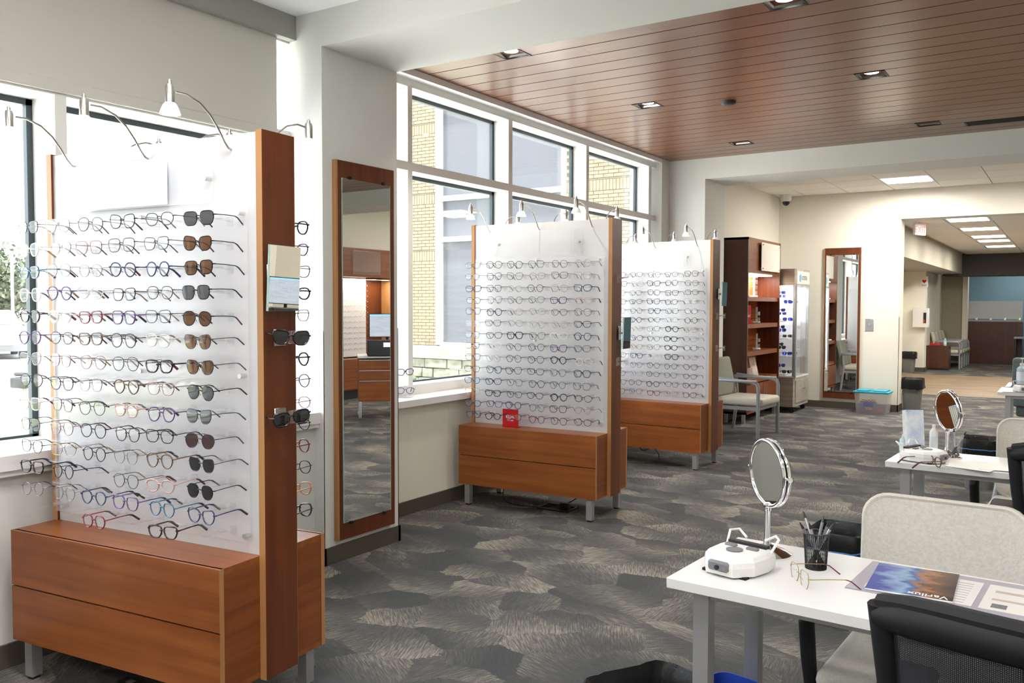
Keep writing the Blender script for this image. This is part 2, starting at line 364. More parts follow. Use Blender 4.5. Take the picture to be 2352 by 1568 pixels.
# wood ceiling: planks between the beams
ce = struct('ceiling_2', MB().box((-.1, YB1, ZW+.02), (XR, YB2, 3.42)).box((-.1, YB1, ZW+.002), (-.078, YB2, ZW+.03)), GAP)
LIGHTS = [(.72, 4.995, 1), (2.57, 4.995, 1), (.88, 6.89, 1), (2.68, 6.89, 1), (1.0, 8.995, 0), (2.79, 8.995, 0), (4.6, 4.995, 1), (4.6, 6.89, 1), (4.6, 8.995, 1)]
lb = [(x-.105, x+.105, y) for x, y, q in LIGHTS]+[(3.08, 4.4, 9.205)]
ys0 = 5.1-.2105*5
random.seed(3)
y = ys0
while y < YB2:
    a, b = max(y+.006, YB1), min(y+.2045, YB2)
    if b-a > .02:
        cuts = sorted([(l_, r_) for l_, r_, yy in lb if a < yy < b])
        x = -.0785; segs = []
        for l_, r_ in cuts: segs.append((x, l_)); x = r_
        segs.append((x, XR))
        out = []
        for p, q in segs:
            j = p+random.uniform(.8, 2.6)
            while j < q-.4: out.append((p, j-.001)); p = j; j += 2.44
            out.append((p, q))
        for p, q in out: MB().box((p, a, ZW), (q, b, ZW+.018)).build('plank', PLANK, ce)
    y += .2105
ordn = ['first', 'second', 'third', 'fourth', 'fifth', 'sixth', 'seventh', 'eighth', 'ninth', 'tenth', 'eleventh', 'twelfth', 'thirteenth', 'fourteenth']
DL = ['lit square downlight beside the beam, nearest the windows', 'lit square downlight at the top edge of the plank ceiling', 'lit square downlight in the middle row, nearest the windows',
      'lit square downlight in the middle row, away from the windows', 'dim square downlight in the far row, nearest the windows', 'dim square downlight in the far row, beside the slot vent',
      'square downlight of the near row, farthest from windows', 'square downlight of the middle row, farthest from windows', 'square downlight of the far row, farthest from windows']
REFL = mat('downlight_reflector', (.55, .55, .52), .12, 1.)
for (x, y, on), lab in zip(LIGHTS, DL):
    t = thing('downlight', lab, 'ceiling light', (x, y, ZW), 0, 'square downlights in the wood ceiling')
    f = MB()
    for s in (-1, 1): f.box((min(s*.105, s*.093), -.1, -.004), (max(s*.105, s*.093), .1, .03)); f.box((-.105, min(s*.1, s*.09), -.004), (.105, max(s*.1, s*.09), .03))
    f.build('rim', BLACK, t)
    c = MB(); a, b, h = .093, .05, .10
    c.add([(-a, -a, 0), (a, -a, 0), (a, a, 0), (-a, a, 0), (-b, -b, h), (b, -b, h), (b, b, h), (-b, b, h)], [(0, 1, 5, 4), (1, 2, 6, 5), (2, 3, 7, 6), (3, 0, 4, 7), (4, 5, 6, 7)])
    c.build('reflector', REFL, t)
    MB().lathe([(.05, .018 if on else .06), (.05, .088)], 16).build('lamp', BULB if on else LAMPW, t)
    if on:
        l = bpy.data.lights.new('downlight_beam', 'SPOT'); l.energy = 40; l.spot_size = 1.9; l.spot_blend = .6; l.shadow_soft_size = .04; l.color = (1, .93, .82)
        o = bpy.data.objects.new('downlight_beam', l); o.location = (x, y, ZW-.01); COL.objects.link(o)
# carve the plenum above fixtures is not needed: reflectors sit inside the ceiling void
t = thing('slot_vent', 'long black slot air vent in the wood plank ceiling', 'vent', (3.74, 9.205, ZW))
v = MB()
for k in range(4): v.box((-.66, -.09+k*.05, -.004), (.66, -.075+k*.05, .018))
v.box((-.66, -.098, -.004), (-.64, .098, .018)); v.box((.64, -.098, -.004), (.66, .098, .018)); v.build('vent_blade', BLACK, t)
MB().box((-.66, -.098, .012), (.66, .098, .019)).build('vent_back', BLACK, t)
t = MB().lathe([(.045, -.03), (.06, -.02), (.065, 0)], 20).build('ceiling_sensor', BLACK, loc=(1.51, 7.12, ZW), label='small round dark sensor on the wood plank ceiling', cat='sensor')
# room beyond the beam
struct('wall_room_left', MB().box((-.3, YB3-.05, 0), (.176, YF+.2, 3.42)), WALLC)
struct('wall_far', MB().box((.176, YF, 0), (1.895, 13.6, 3.42)).box((1.895, YF, 2.744), (XR, 13.6, 3.42)).box((5.4, YF, 0), (XR, 13.6, 2.744)), WALLC)
ce2 = struct('ceiling_3', MB().box((.1, YB3, 3.175), (XR, YF, 3.42)), GRID)
tx = [.176]+[.58+.61*k for k in range(12)]
tx = [v for v in tx if v < XR]+[XR]
tys = [(YB3, 10.78), (10.78, 11.4), (11.4, 12.02), (12.02, 12.64), (12.64, YF)]
for i in range(len(tx)-1):
    for (a, b) in tys:
        skip = (a == 12.02 and (abs(tx[i]-1.80) < .05 or abs(tx[i]-4.24) < .05))
        if not skip: MB().box((tx[i]+.006, a+.006, 3.156), (tx[i+1]-.006, b-.006, 3.18)).build('ceiling_tile', TILE, ce2)
for i, x in enumerate((2.105, 4.545)):
    t = thing('ceiling_light_panel', ['bright square light panel in the tiled ceiling before the far wall', 'square light panel in the tiled ceiling, out toward the right wall'][i], 'ceiling light', (x, 12.33, 3.156))
    MB().box((-.3, -.3, 0), (.3, .3, .02)).build('panel_frame', WHITE, t)
    MB().box((-.27, -.25, -.004), (.27, .25, .001)).build('diffuser', PANEM, t)
# security camera
t = thing('security_camera', 'white dome security camera under the tiled ceiling corner', 'camera', (.36, 13.0, 3.156))
MB().lathe([(.075, 0), (.075, -.07), (.06, -.10), (.045, -.105)][::-1], 20).build('housing', WPLAS, t)
MB().lathe([(.004, -.165), (.03, -.155), (.05, -.13), (.052, -.10)], 20).build('dome', BLACK, t)
# right and back walls of the room (outside the frame, seen in mirrors)
struct('wall_right', MB().box((XR, YN, 0), (XR+.2, 28, 3.42)), WALLC)
struct('wall_back', MB().box((-.3, YN-.2, -.1), (XR+.2, YN, 3.42)), WALLC)
struct('ceiling_4', MB().box((-.5, YN-.3, 3.42), (XR+.3, 28.4, 3.6)), CEILW)
# far waiting room
struct('wall_waiting_left', MB().box((.2, 13.6, 0), (.58, 21.9, 2.80)).box((.2, 21.9, 0), (1.09, 22.2, 2.8)).box((.2, 22.2, 0), (1.0, 27.2, 2.8)), WALLC)
struct('wall_waiting_end', MB().box((.9, 25.6, 0), (1.55, 25.8, 2.8)), mat('taupe_wall', (.38, .36, .27), .8))
struct('wall_blue', MB().box((.9, 27, 0), (XR, 27.2, 2.9)), mat('blue_wall', (.23, .40, .50), .8))
struct('trim_5', MB().box((1.50, 25.5, 0), (1.62, 25.8, 2.8)), WALLC)
struct('wall_soffit', MB().box((.58, 13.6, 2.32), (1.62, 24.2, 2.83)), mat('soffit_taupe', (.42, .40, .33), .8))
struct('wall_soffit_dark', MB().box((1.2, 24.0, 2.27), (XR, 24.9, 2.86)), mat('soffit_dark', (.065, .06, .055), .8))
area('far_panel_and_fill_light', (2.9, 26.0, 2.78), 1.2, .55, 10, (1, .95, .88))  # added fill behind the soffit to brighten the blue wall, no panel here
ce3 = struct('ceiling_5', MB().box((.58, 13.6, 2.82), (XR, 28, 3.0)), GRID)
for i in range(8):
    for k in range(17):
        x0 = 1.7+i*.61; y0 = 13.62+k*.61
        if i == 1 and k in (1, 4, 7, 9, 12): continue
        if i in (0, 1, 2, 3, 4) and y0 < 24: MB().box((x0+.006, y0+.006, 2.80), (x0+.604, y0+.604, 2.825)).build('ceiling_tile', TILE, ce3)
MB().box((4.75, 13.62, 2.80), (XR, 24, 2.825)).build('ceiling_border', TILE, ce3)
for i, k in enumerate((1, 4, 7, 9, 12)):
    t = thing('waiting_light_panel', '%s square light panel in the waiting room ceiling, counted from the doorway' % ordn[i], 'ceiling light', (2.62, 13.925+k*.61, 2.80), 0, 'light panels in the waiting room')
    MB().box((-.3, -.3, 0), (.3, .3, .02)).build('panel_frame', WHITE, t); MB().box((-.26, -.26, -.004), (.26, .26, .001)).build('diffuser', PANEM, t)

# ------------------------------------------------------------------ mirrors
def wallmirror(name, label, loc, rz, w, h, mi, bi, ti):
    t = thing(name, label, 'mirror', loc, rz)
    b = MB(); b.box((-w/2, -.03, 0), (w/2, 0, h), 0); b.box((-w/2-.001, -.031, 0), (-w/2+.012, 0, h), 1)
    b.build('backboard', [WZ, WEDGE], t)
    MB().box((-w/2+mi, -.036, bi), (w/2-mi, -.031, h-ti)).build('mirror_glass', MIRR, t)
    e = MB(); e.box((-w/2+mi-.003, -.0365, bi), (-w/2+mi, -.030, h-ti)); e.box((w/2-mi, -.0365, bi), (w/2-mi+.003, -.030, h-ti)); e.build('glass_edge', MEDGE, t)
    for sx in (-1, 1):
        for z in (bi-.006, h-ti+.006):
            MB().rbox((sx*(w/2-mi-.06)-.012, -.044, z-.009), (sx*(w/2-mi-.06)+.012, -.03, z+.009), .003, 1).build('mirror_clip', BLACKM, t)
    return t
# column mirror faces +X  (local -y -> world +x : rz = +90deg)
wallmirror('wall_mirror', 'tall wood-framed mirror on the grey column behind the nearest display', (.4015, 3.862, .13), PI/2, .50, 2.205, .045, .098, .10)
wallmirror('wall_mirror', 'tall wood-framed mirror on the cream wall beside the glass showcase', (1.116, YF-.001, .15), 0, .515, 2.21, .035, .10, .105)

# ------------------------------------------------------------------ eyeglasses
def lensshape(k):
    """closed outline of the right lens centred at 0, half sizes a,b, superellipse style"""
    P = {'round': (.0255, .0225, 2.3, 0), 'square': (.0285, .0215, 3.8, .0), 'oval': (.0280, .0200, 2.6, 0), 'cat': (.0285, .0215, 3.0, .30), 'wide': (.0295, .0195, 3.6, .12), 'panto': (.0270, .0225, 2.7, -.10)}[k]
    a, b, n, tw = P; b *= 1.10; pts = []
    for i in range(18):
        t = 2*PI*i/18; c, s = math.cos(t), math.sin(t)
        x = a*abs(c)**(2/n)*(1 if c >= 0 else -1); z = b*abs(s)**(2/n)*(1 if s >= 0 else -1)
        if z < 0: x *= 1-.25*(-z/b)                    # narrower bottom
        z += tw*.02*max(0, x)/a*(1 if z > 0 else .2)
        pts.append((x, z))
    return pts
FM = {}
def metalc(name, c, metal=1., rough=.3): return mat(name, c, rough, metal)
FCOL = {
 'silver': ('thin silver wire', metalc('frame_silver', (.24, .24, .25)), .0010), 'grey': ('thin grey metal', metalc('frame_grey', (.07, .07, .08)), .0012),
 'gold': ('thin gold wire', metalc('frame_gold', (.42, .30, .16)), .0010), 'dark': ('thin dark metal', metalc('frame_dark', (.022, .02, .026)), .0014),
 'rose': ('thin rose metal', metalc('frame_rose', (.36, .21, .19)), .0012), 'black': ('bold black plastic', metalc('frame_black', (.012, .01, .016), 0, .25), .0024),
 'blue': ('navy plastic', metalc('frame_navy', (.03, .045, .13), 0, .25), .0020), 'purple': ('purple plastic', metalc('frame_purple', (.12, .06, .22), 0, .25), .0020),
 'brown': ('brown tortoise plastic', metalc('frame_brown', (.14, .075, .04), 0, .25), .0021), 'red': ('dark red plastic', metalc('frame_red', (.22, .02, .035), 0, .25), .0020),
 'pink': ('pale pink plastic', metalc('frame_pink', (.60, .35, .32), 0, .25), .0020), 'clear': ('clear plastic', metalc('frame_clear', (.72, .70, .66), 0, .2), .0017),
 'blackwhite': ('black and white plastic', metalc('frame_charcoal', (.05, .05, .055), 0, .25), .0020), 'teal': ('teal blue plastic', metalc('frame_teal', (.03, .16, .26), 0, .25), .0020),
 'orange': ('amber plastic', metalc('frame_orange', (.62, .25, .10), 0, .25), .0020)}
TIP = {k: metalc('tip_'+k, c, 0, .35) for k, c in {'navy': (.025, .03, .07), 'plum': (.12, .02, .05), 'char': (.03, .03, .035), 'tan': (.30, .20, .13), 'slate': (.08, .09, .12)}.items()}
SUNL = {'greylens': glassy('sun_lens_grey', (.06, .06, .07), rough=.02, white=.07), 'brownlens': glassy('sun_lens_brown', (.22, .085, .02), rough=.02, white=.015),
        'bluelens': glassy('sun_lens_blue', (.04, .06, .08), white=.07), 'gradlens': glassy('sun_lens_plum', (.10, .035, .03), white=.02), 'blacklens': glassy('sun_lens_black', (.012, .012, .015), white=.012)}
# dark solid cores so tinted lenses read as tinted
def frame_mesh(shape, ck):
    key = ('f', shape, ck)
    if key in FM: return FM[key]
    pts = lensshape(shape); r = FCOL[ck][2]*1.25; m = MB()
    for s in (-1, 1):
        m.tube([(s*(.0355+x), .0012*abs(x)/.02, z) for x, z in pts], r, 5, closed=True, up=(0, 1, 0))
    m.tube([(-.010, 0, .006), (-.004, -.003, .009), (.004, -.003, .009), (.010, 0, .006)], r*1.1, 5)
    for s in (-1, 1):
        m.tube([(s*.0095, .001, -.002), (s*.008, .006, -.006), (s*.0085, .007, -.011)], .0008, 4)
        m.tube([(s*.062, 0, .009), (s*.068, .002, .010), (s*.071, .008, .010)], r*1.25, 5)
    o = m.build('front_frame', FCOL[ck][1]); me = o.data; bpy.data.objects.remove(o); FM[key] = me; return me
def lens_mesh(shape, lk):
    key = ('l', shape, lk)
    if key in FM: return FM[key]
    m = MB(); pts = lensshape(shape)
    n = len(pts); m.add([(0, -.0014, 0)]+[(x, 0, z) for x, z in pts], [(0, 1+(i+1) % n, 1+i) for i in range(n)], 0, True)
    o = m.build('lens', LENS if lk == 'clear' else SUNL[lk]); me = o.data; bpy.data.objects.remove(o); FM[key] = me; return me
def temple_mesh(s, ck, tk):
    key = ('t', s, ck, tk)
    if key in FM: return FM[key]
    m = MB(); r = max(.0011, FCOL[ck][2]*1.1); w = s*.071
    m.tube([(w, .008, .010), (w*1.01, .05, .0105), (w, .100, .009)], r, 5, 0)
    m.tube([(w, .100, .009), (w*.99, .115, .004), (w*.97, .145, -.020)], [r*1.2, r*1.7, r*1.9], 5, 1)
    o = m.build('temple', [FCOL[ck][1], TIP[tk]]); me = o.data; bpy.data.objects.remove(o); FM[key] = me; return me
NG = [0]
def glasses(loc, rot, shape, ck, tk, lk, label, group, name=None):
    t = obj(name or ('sunglasses' if lk != 'clear' else 'eyeglasses'), None, None, loc, rot, None, label, 'sunglasses' if lk != 'clear' else 'eyeglasses', group)
    obj('front_frame', frame_mesh(shape, ck), t)
    for s in (-1, 1):
        l = obj('lens', lens_mesh(shape, lk), t); l.location = (s*.0355, 0, 0)
        if s < 0: l.scale = (-1, 1, 1)
        obj('temple', temple_mesh(s, ck, tk), t)
    NG[0] += 1
    return t

# ------------------------------------------------------------------ display units
UL, UT, UW, UD, Z0, Z1, HT, ZP = 1.1342, .0289, .0827, .2728, .1622, .6034, 2.1165, .1554
UNITS = [(.4264, 2.0375, .1006), (.1083, 5.4764, .0434), (.0403, 7.7753, -.0355)]
UCOL = [.117, .300, .475, .657, .838, 1.028]
UROW = [1.802-.0853*i for i in range(14)]
WHICH = ['nearest', 'middle', 'farthest']
brk = MB(); brk.box((-.014, -.004, -.02), (.014, 0, .012)); brk.tube([(0, -.003, -.004), (0, -.14, .004)], .0028, 6)
brk.tube([(-.052, -.05, .003), (.052, -.05, .003)], .0022, 5); brk.box((-.012, -.062, .001), (.012, -.045, .012))
def spot_lamp(parent, u, side, flip=1):
    # side -1 : toward the camera (-v)
    X = T(u, side*.085, 2.062) @ Rz(0 if side < 0 else PI)
    a = MB().tube([X @ Vector(p) for p in ((0, .012, -.004), (0, -.002, .0), (0, -.02, .018), (0, -.05, .06), (0, -.085, .10), (0, -.13, .132), (0, -.19, .15), (0, -.235, .148))], .0042, 8)
    arm = a.build('lamp_arm', METAL, parent)
    h = MB().lathe([(.016, 0), (.016, .05), (.012, .062)], 14, 0, X @ T(0, -.258, .105)); h.lathe([(.003, .05), (.008, .07), (.004, .078)], 10, 0, X @ T(0, -.258, .105)); h.build('lamp_socket', METAL, arm)
    MB().lathe([(.034, 0), (.031, .012), (.022, .032), (.014, .04)], 20, 0, X @ T(0, -.258, .068), cap=False).build('lamp_shade', LAMPW, arm)
    MB().lathe([(.024, 0), (.02, .004)], 14, 0, X @ T(0, -.258, .074)).build('bulb', SBULB, arm)
def unit(k):
    x, y, th = UNITS[k]
    t = thing('eyewear_display', ['nearest freestanding cherry wood eyewear display with white board', 'middle freestanding cherry wood eyewear display with red placard', 'farthest freestanding cherry wood eyewear display beside the armchair'][k], 'display stand', (x, y, 0), th, 'double-sided eyewear displays')
    # base: carcass + tops + drawer fronts
    c = MB(); c.box((0, -UD+.022, Z0+.02), (UL-.018, UD-.022, Z1-.022)); c.build('cabinet_body', WX, t)
    MB().box((0, -UD+.012, Z1-.022), (UL, UD-.012, Z1)).build('cabinet_top', WX, t)
    MB().box((0, -UD+.022, Z0), (UL, UD-.022, Z0+.02)).build('cabinet_bottom', WX, t)
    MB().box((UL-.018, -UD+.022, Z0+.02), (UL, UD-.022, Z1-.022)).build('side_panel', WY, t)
    zm = (Z0+Z1)/2
    for s in (-1, 1):
        for a, b in ((Z0, zm-.003), (zm+.003, Z1)):
            f = MB(); yv = (-UD, -UD+.02) if s < 0 else (UD-.02, UD)
            f.box((0, yv[0], a), (UL, yv[1], b)); f.build('drawer_front', WX, t)
        e = MB(); yv = -UD if s < 0 else UD-.02
        e.box((UL, yv, Z0), (UL+.001, yv+.02, Z1)); e.build('edge_band', WEDGE, t)
    for sx in (.06, UL-.06):
        for sy in (-1, 1):
            MB().box((sx-.022, sy*(UD-.045)-.022, .012), (sx+.022, sy*(UD-.045)+.022, Z0)).build('leg', ALU, t)
            MB().box((sx-.016, sy*(UD-.045)-.016, 0), (sx+.016, sy*(UD-.045)+.016, .012)).build('leg_foot', BLACK, t)
    # end boards
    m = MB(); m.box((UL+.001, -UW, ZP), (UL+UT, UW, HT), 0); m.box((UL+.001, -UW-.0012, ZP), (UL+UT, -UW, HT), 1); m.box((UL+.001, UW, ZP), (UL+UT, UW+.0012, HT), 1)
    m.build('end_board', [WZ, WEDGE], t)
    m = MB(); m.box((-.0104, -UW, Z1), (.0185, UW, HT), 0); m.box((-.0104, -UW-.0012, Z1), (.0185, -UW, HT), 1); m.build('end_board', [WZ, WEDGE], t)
    MB().box((.0185, -.073, Z1), (UL, .073, HT-.005)).build('display_board', PANEL, t)
    for s in (-1, 1):
        MB().box((.035, min(s*.095, s*.100), .65), (1.108, max(s*.095, s*.100), 1.85)).build('acrylic_sheet', FROST, t)
        MB().box((.205, min(s*.099, s*.102), 1.87), (.945, max(s*.099, s*.102), 2.048)).build('sign_holder', ACRYL, t)
        so = MB()
        for u, z in ((.07, 1.828), (.564, 1.833), (1.066, 1.828), (.55, 1.247), (1.066, 1.247), (1.08, .672), (.07, .67), (.23, 1.96), (.905, 1.96)):
            so = MB().lathe([(.009, 0), (.009, .03)], 12, 0, T(u, s*.073, z) @ Rx(PI/2*(1 if s < 0 else -1))); so.build('standoff', METAL, t)
        for u in (.153, .581, 1.01): spot_lamp(t, u, s)
    if k == 0: MB().box((.21, -.1045, 1.875), (.716, -.1025, 2.044)).build('sign_insert', mat('insert_white', (.92, .93, .97), .25), t)
    # brackets
    b0 = None
    for s in (-1, 1):
        cols = UCOL if s < 0 else UCOL[-1:]
        if s > 0 and k == 2: continue
        for u in cols:
            for z in UROW:
                if b0 is None: b0 = brk.build('rod_holder', ACRYL, t); o = b0
                else: o = obj('rod_holder', b0.data, t)
                o.location = (u, s*.1005, z); o.rotation_euler = (0, 0, 0 if s < 0 else PI)
    return t
def U2W(k, u, v, z):
    X, Y, th = UNITS[k]; return (X+u*math.cos(th)-v*math.sin(th), Y+u*math.sin(th)+v*math.cos(th), z)
for k in range(3): unit(k)
# what hangs on each rod
random.seed(11)
SUN1 = ['greylens', 'brownlens', 'brownlens', 'greylens', 'brownlens', 'brownlens', 'brownlens', 'bluelens', 'bluelens', 'gradlens', 'blacklens', 'blacklens']
SUNN = {'greylens': 'grey lens', 'brownlens': 'amber brown lens', 'bluelens': 'blue grey lens', 'gradlens': 'plum lens', 'blacklens': 'dark charcoal lens'}
OV1 = {(5, 2): 'brown', (5, 3): 'dark', (6, 3): 'grey', (7, 3): 'brown', (8, 3): 'pink', (4, 2): 'red', (2, 0): 'teal', (2, 4): 'blue', (4, 0): 'black', (6, 4): 'black', (11, 0): 'black', (11, 3): 'grey', (11, 4): 'pink', (12, 2): 'blue', (12, 3): 'purple',
       (12, 4): 'teal', (12, 5): 'blue', (13, 2): 'red', (13, 4): 'black', (7, 0): 'dark', (7, 1): 'dark', (8, 1): 'grey', (9, 2): 'dark', (10, 4): 'brown', (5, 1): 'dark', (0, 4): 'grey'}
OV2 = {(6, 2): 'black', (8, 4): 'black', (9, 5): 'blue', (9, 1): 'blue', (10, 1): 'blue', (11, 1): 'black', (11, 3): 'dark', (11, 4): 'black', (13, 1): 'black', (13, 4): 'dark', (2, 5): 'blue', (1, 1): 'dark', (8, 2): 'dark', (12, 1): 'purple', (12, 2): 'blue', (7, 4): 'purple', (3, 5): 'pink', (8, 5): 'clear', (10, 0): 'teal', (13, 3): 'red'}
OV3 = {(2, 4): 'dark', (6, 4): 'black', (7, 4): 'black', (8, 4): 'black', (9, 4): 'black', (10, 4): 'dark', (13, 3): 'red', (9, 2): 'blue', (11, 3): 'dark', (4, 4): 'grey', (12, 2): 'dark', (9, 3): 'clear'}
shapes = ['round', 'square', 'oval', 'cat', 'wide', 'panto']
for k in range(3):
    for r in range(14):
        for c in range(6):
            if k == 0 and (r, c) in ((11, 2), (13, 0), (13, 1), (13, 3), (13, 5)): continue
            lk = 'clear'
            ck = random.choices(['silver', 'grey', 'gold', 'dark', 'rose', 'clear', 'blue', 'purple'], [4, 5, 2, 4, 2, 1, 1, .6] if k == 0 else [2, 6, 1, 7, 1, .5, 1.2, .6])[0]
            ck = (OV1, OV2, OV3)[k].get((r, c), ck)
            sh = random.choice(shapes)
            if k == 0 and c == 5 and r < 12: lk = SUN1[r]; ck = random.choice(['dark', 'dark', 'gold', 'grey']); sh = random.choice(['cat', 'square', 'panto'])
            tk = random.choice(list(TIP))
            desc = (SUNN[lk]+' sunglasses') if lk != 'clear' else FCOL[ck][0]+' eyeglasses'
            lab = '%s on the %s display, %s row from top, %s from left' % (desc, WHICH[k], ordn[r], ordn[c])
            du = random.uniform(-.008, .008); dz = random.uniform(-.004, .004)
            th = UNITS[k][2]+random.uniform(-.10, .10)
            sz = random.uniform(-.03, .05)
            glasses(U2W(k, UCOL[c]-.006+du, -.245-random.uniform(0, .008), UROW[r]-.004+dz), (sz, random.uniform(-.03, .03), th), sh, ck, tk, lk, lab, 'frames on the front of the %s display' % WHICH[k])
    if k < 2:
        for r in range(14):
            ck = random.choice(['dark', 'purple', 'black', 'grey', 'rose', 'blue', 'red', 'orange', 'dark'])
            if k == 0: ck = ['black', 'purple', 'dark', 'black', 'grey', 'dark', 'black', 'dark', 'rose', 'dark', 'red', 'dark', 'orange', 'black'][r]
            glasses(U2W(k, UCOL[5], .245, UROW[r]), (0, 0, UNITS[k][2]+PI+random.uniform(-.1, .1)), random.choice(shapes), ck, random.choice(list(TIP)), 'clear',
                    '%s eyeglasses on the back of the %s display, %s from top' % (FCOL[ck][0], WHICH[k], ordn[r]), 'frames on the back of the %s display' % WHICH[k])
# mirrors and holders on the end boards
def tiltmirror(k, zc, w, h, out, yawoff, tilt, label, vc):
    p = U2W(k, UL+UT+out, vc, zc)
    t = obj('adjustable_mirror', None, None, p, (0, 0, UNITS[k][2]+PI/2+yawoff), None, label, 'mirror')
    X = Rx(tilt)
    MB().box((-w/2, -.003, -h/2), (w/2, 0, h/2), 0, X).build('mirror_glass', MIRR, t)
    MB().box((-w/2-.0008, .0002, -h/2-.0008), (w/2+.0008, .006, h/2+.0008), 0, X).build('glass_back', MEDGE, t)
    m = MB(); m.tube([(0, .004, 0), (0, out+.001, .0)], .008, 10); m.rbox((-.03, out-.006, -.05), (.03, out-.001, .05), .002, 1); m.build('mirror_bracket', METAL, t)
tiltmirror(0, 1.595, .175, .228, .055, .100, .050, 'small frameless mirror on the end board of the nearest display', -.035)
tiltmirror(1, 1.31, .17, .222, .055, .10, .03, 'small frameless mirror on the end board of the middle display', .055)
tiltmirror(2, 1.615, .17, .22, .055, .12, .03, 'small frameless mirror on the end board of the farthest display', .06)
def boardholder(k, z, glass, label):
    p = U2W(k, UL+UT, -.005 if glass else .02, z); th = UNITS[k][2]
    t = obj('acrylic_frame_holder', None, None, p, (0, 0, th+PI/2), None, 'clear square frame holder on the %s display end board, %s' % (WHICH[k], label), 'holder')
    m = MB(); m.rbox((-.03, -.006, -.03), (.03, -.0005, .03), .002, 1); m.build('mounting_plate', METAL if glass else ACRYL, t)
    MB().tube([(0, -.004, 0), (0, -.075, .01)], .004, 8).build('support_rod', METAL if not glass else ACRYL, t)
    MB().rbox((-.022, -.078, -.02), (.022, -.06, .026), .002, 1).build('nose_block', ACRYL, t)
    if glass:
        q = U2W(k, UL+UT+.090, -.042, z+.002)
        glasses(q, (0, .06 if z > 1.2 else -.12, th+PI/2-.55), 'cat' if z > 1.2 else 'square', 'black', 'char', 'blacklens', 'black lens sunglasses on the end board of the nearest display, %s' % label, 'sunglasses on the end board')
boardholder(0, 1.384, 1, 'upper of two'); boardholder(0, 1.10, 1, 'lower of two')
boardholder(1, 1.694, 0, 'above its mirror'); boardholder(1, 1.106, 0, 'below its mirror')
boardholder(2, 1.409, 0, 'upper of two'); boardholder(2, 1.111, 0, 'lower of two')
# red placard
RED = mat('red_acrylic', (.55, .01, .015), .2)
th = UNITS[1][2]
t = obj('red_placard', None, None, U2W(1, .395, -.175, Z1), (0, 0, th), None, 'red acrylic placard with white lettering on top of the middle display', 'placard')
MB().box((-.066, -.003, 0), (.066, .003, .135)).build('placard_face', RED, t); MB().box((-.066, -.003, 0), (.066, .045, .004)).build('placard_base', RED, t)
WT = mat('white_print', (.9, .9, .9), .6)
textmesh('KLiiK', .034, 'lettering', WT, t, (0, -.0036, .077), (PI/2, 0, 0)); textmesh('denmark', .016, 'lettering', WT, t, (0, -.0036, .053), (PI/2, 0, 0))
# ------------------------------------------------------------------ outside the windows
GRASS = noisecol('lawn', (.20, .24, .09), (.34, .38, .20), 30, 1, bump=.6)
struct('ground_lawn', MB().box((-9.2, -30, -.4), (-5.0, 14.3, -.15)).box((-70, 13.3, -.4), (-9.2, 13.5, -.16)), GRASS)
struct('ground_walk_and_bounce', MB().box((-11.2, -30, -.4), (-9.2, 13.3, -.15)).box((-5.0, -30, -.4), (-.3, 14.3, -.15)), noisecol('concrete', (.66, .64, .60), (.76, .74, .70), 3, .9))  # strip beside the building is added, pale to bounce neutral light indoors
struct('ground_parking', MB().box((-60, -30, -.4), (-11.2, 60, -.17)), noisecol('asphalt', (.34, .34, .345), (.40, .40, .40), 3, .9))
struct('ground_field', MB().box((-140, -60, -.5), (-60, 140, -.16)), GRASS)
def tree(label, loc, h, r, n, seed):
    random.seed(seed); t = thing('leafy_tree', label, 'tree', loc, 0, 'trees across the parking lot')
    m = MB(); m.tube([(0, 0, 0), (.1, 0, h*.3), (0, .1, h*.6)], [.22, .16, .08], 8)
    for k in range(5): a = k*1.3; m.tube([(.05, 0, h*.3+k*.2), (math.cos(a)*r*.5, math.sin(a)*r*.5, h*.6)], [.08, .03], 5)
    m.build('trunk', noisecol('bark', (.10, .07, .05), (.2, .15, .1), 8), t)
    f = MB(); cl = [(random.gauss(0, r*.42), random.gauss(0, r*.42), random.uniform(h*.35, h*.95)) for _ in range(22)]
    for _ in range(n):
        c = random.choice(cl); p = Vector((random.gauss(c[0], r*.2), random.gauss(c[1], r*.2), random.gauss(c[2], h*.07)))
        a = Vector((random.gauss(0, 1), random.gauss(0, 1), random.gauss(0, 1))).normalized()*.16; b = a.orthogonal().normalized()*.09
        f.add([p-a, p+b, p+a, p-b], [(0, 1, 2, 3)])
    f.build('foliage', LEAF, t, kind='stuff')
LEAF = noisecol('leaves', (.05, .065, .032), (.115, .135, .08), 4, .9)
tree('leafy green tree standing across the parking lot behind the light pole', (-43.6, 24.1, -.16), 4.8, 2.3, 3000, 1)
tree('lower green tree across the parking lot at the left window edge', (-54, 22, -.16), 4.8, 3.2, 2200, 2)
tree('rounded green tree across the parking lot, farther right', (-44, 32, -.16), 4.6, 3.0, 2000, 5)
t = thing('light_pole', 'slim grey parking lot light pole with a short arm', 'light pole', (-33.2, 18.85, -.17))
m = MB(); m.tube([(0, 0, 0), (0, 0, 3.85)], .06, 8); m.tube([(0, 0, 3.8), (.45, .25, 3.86)], .05, 6); m.rbox((.35, .1, 3.82), (.75, .45, 3.9), .03, 1)
m.build('pole', GREYM, t)
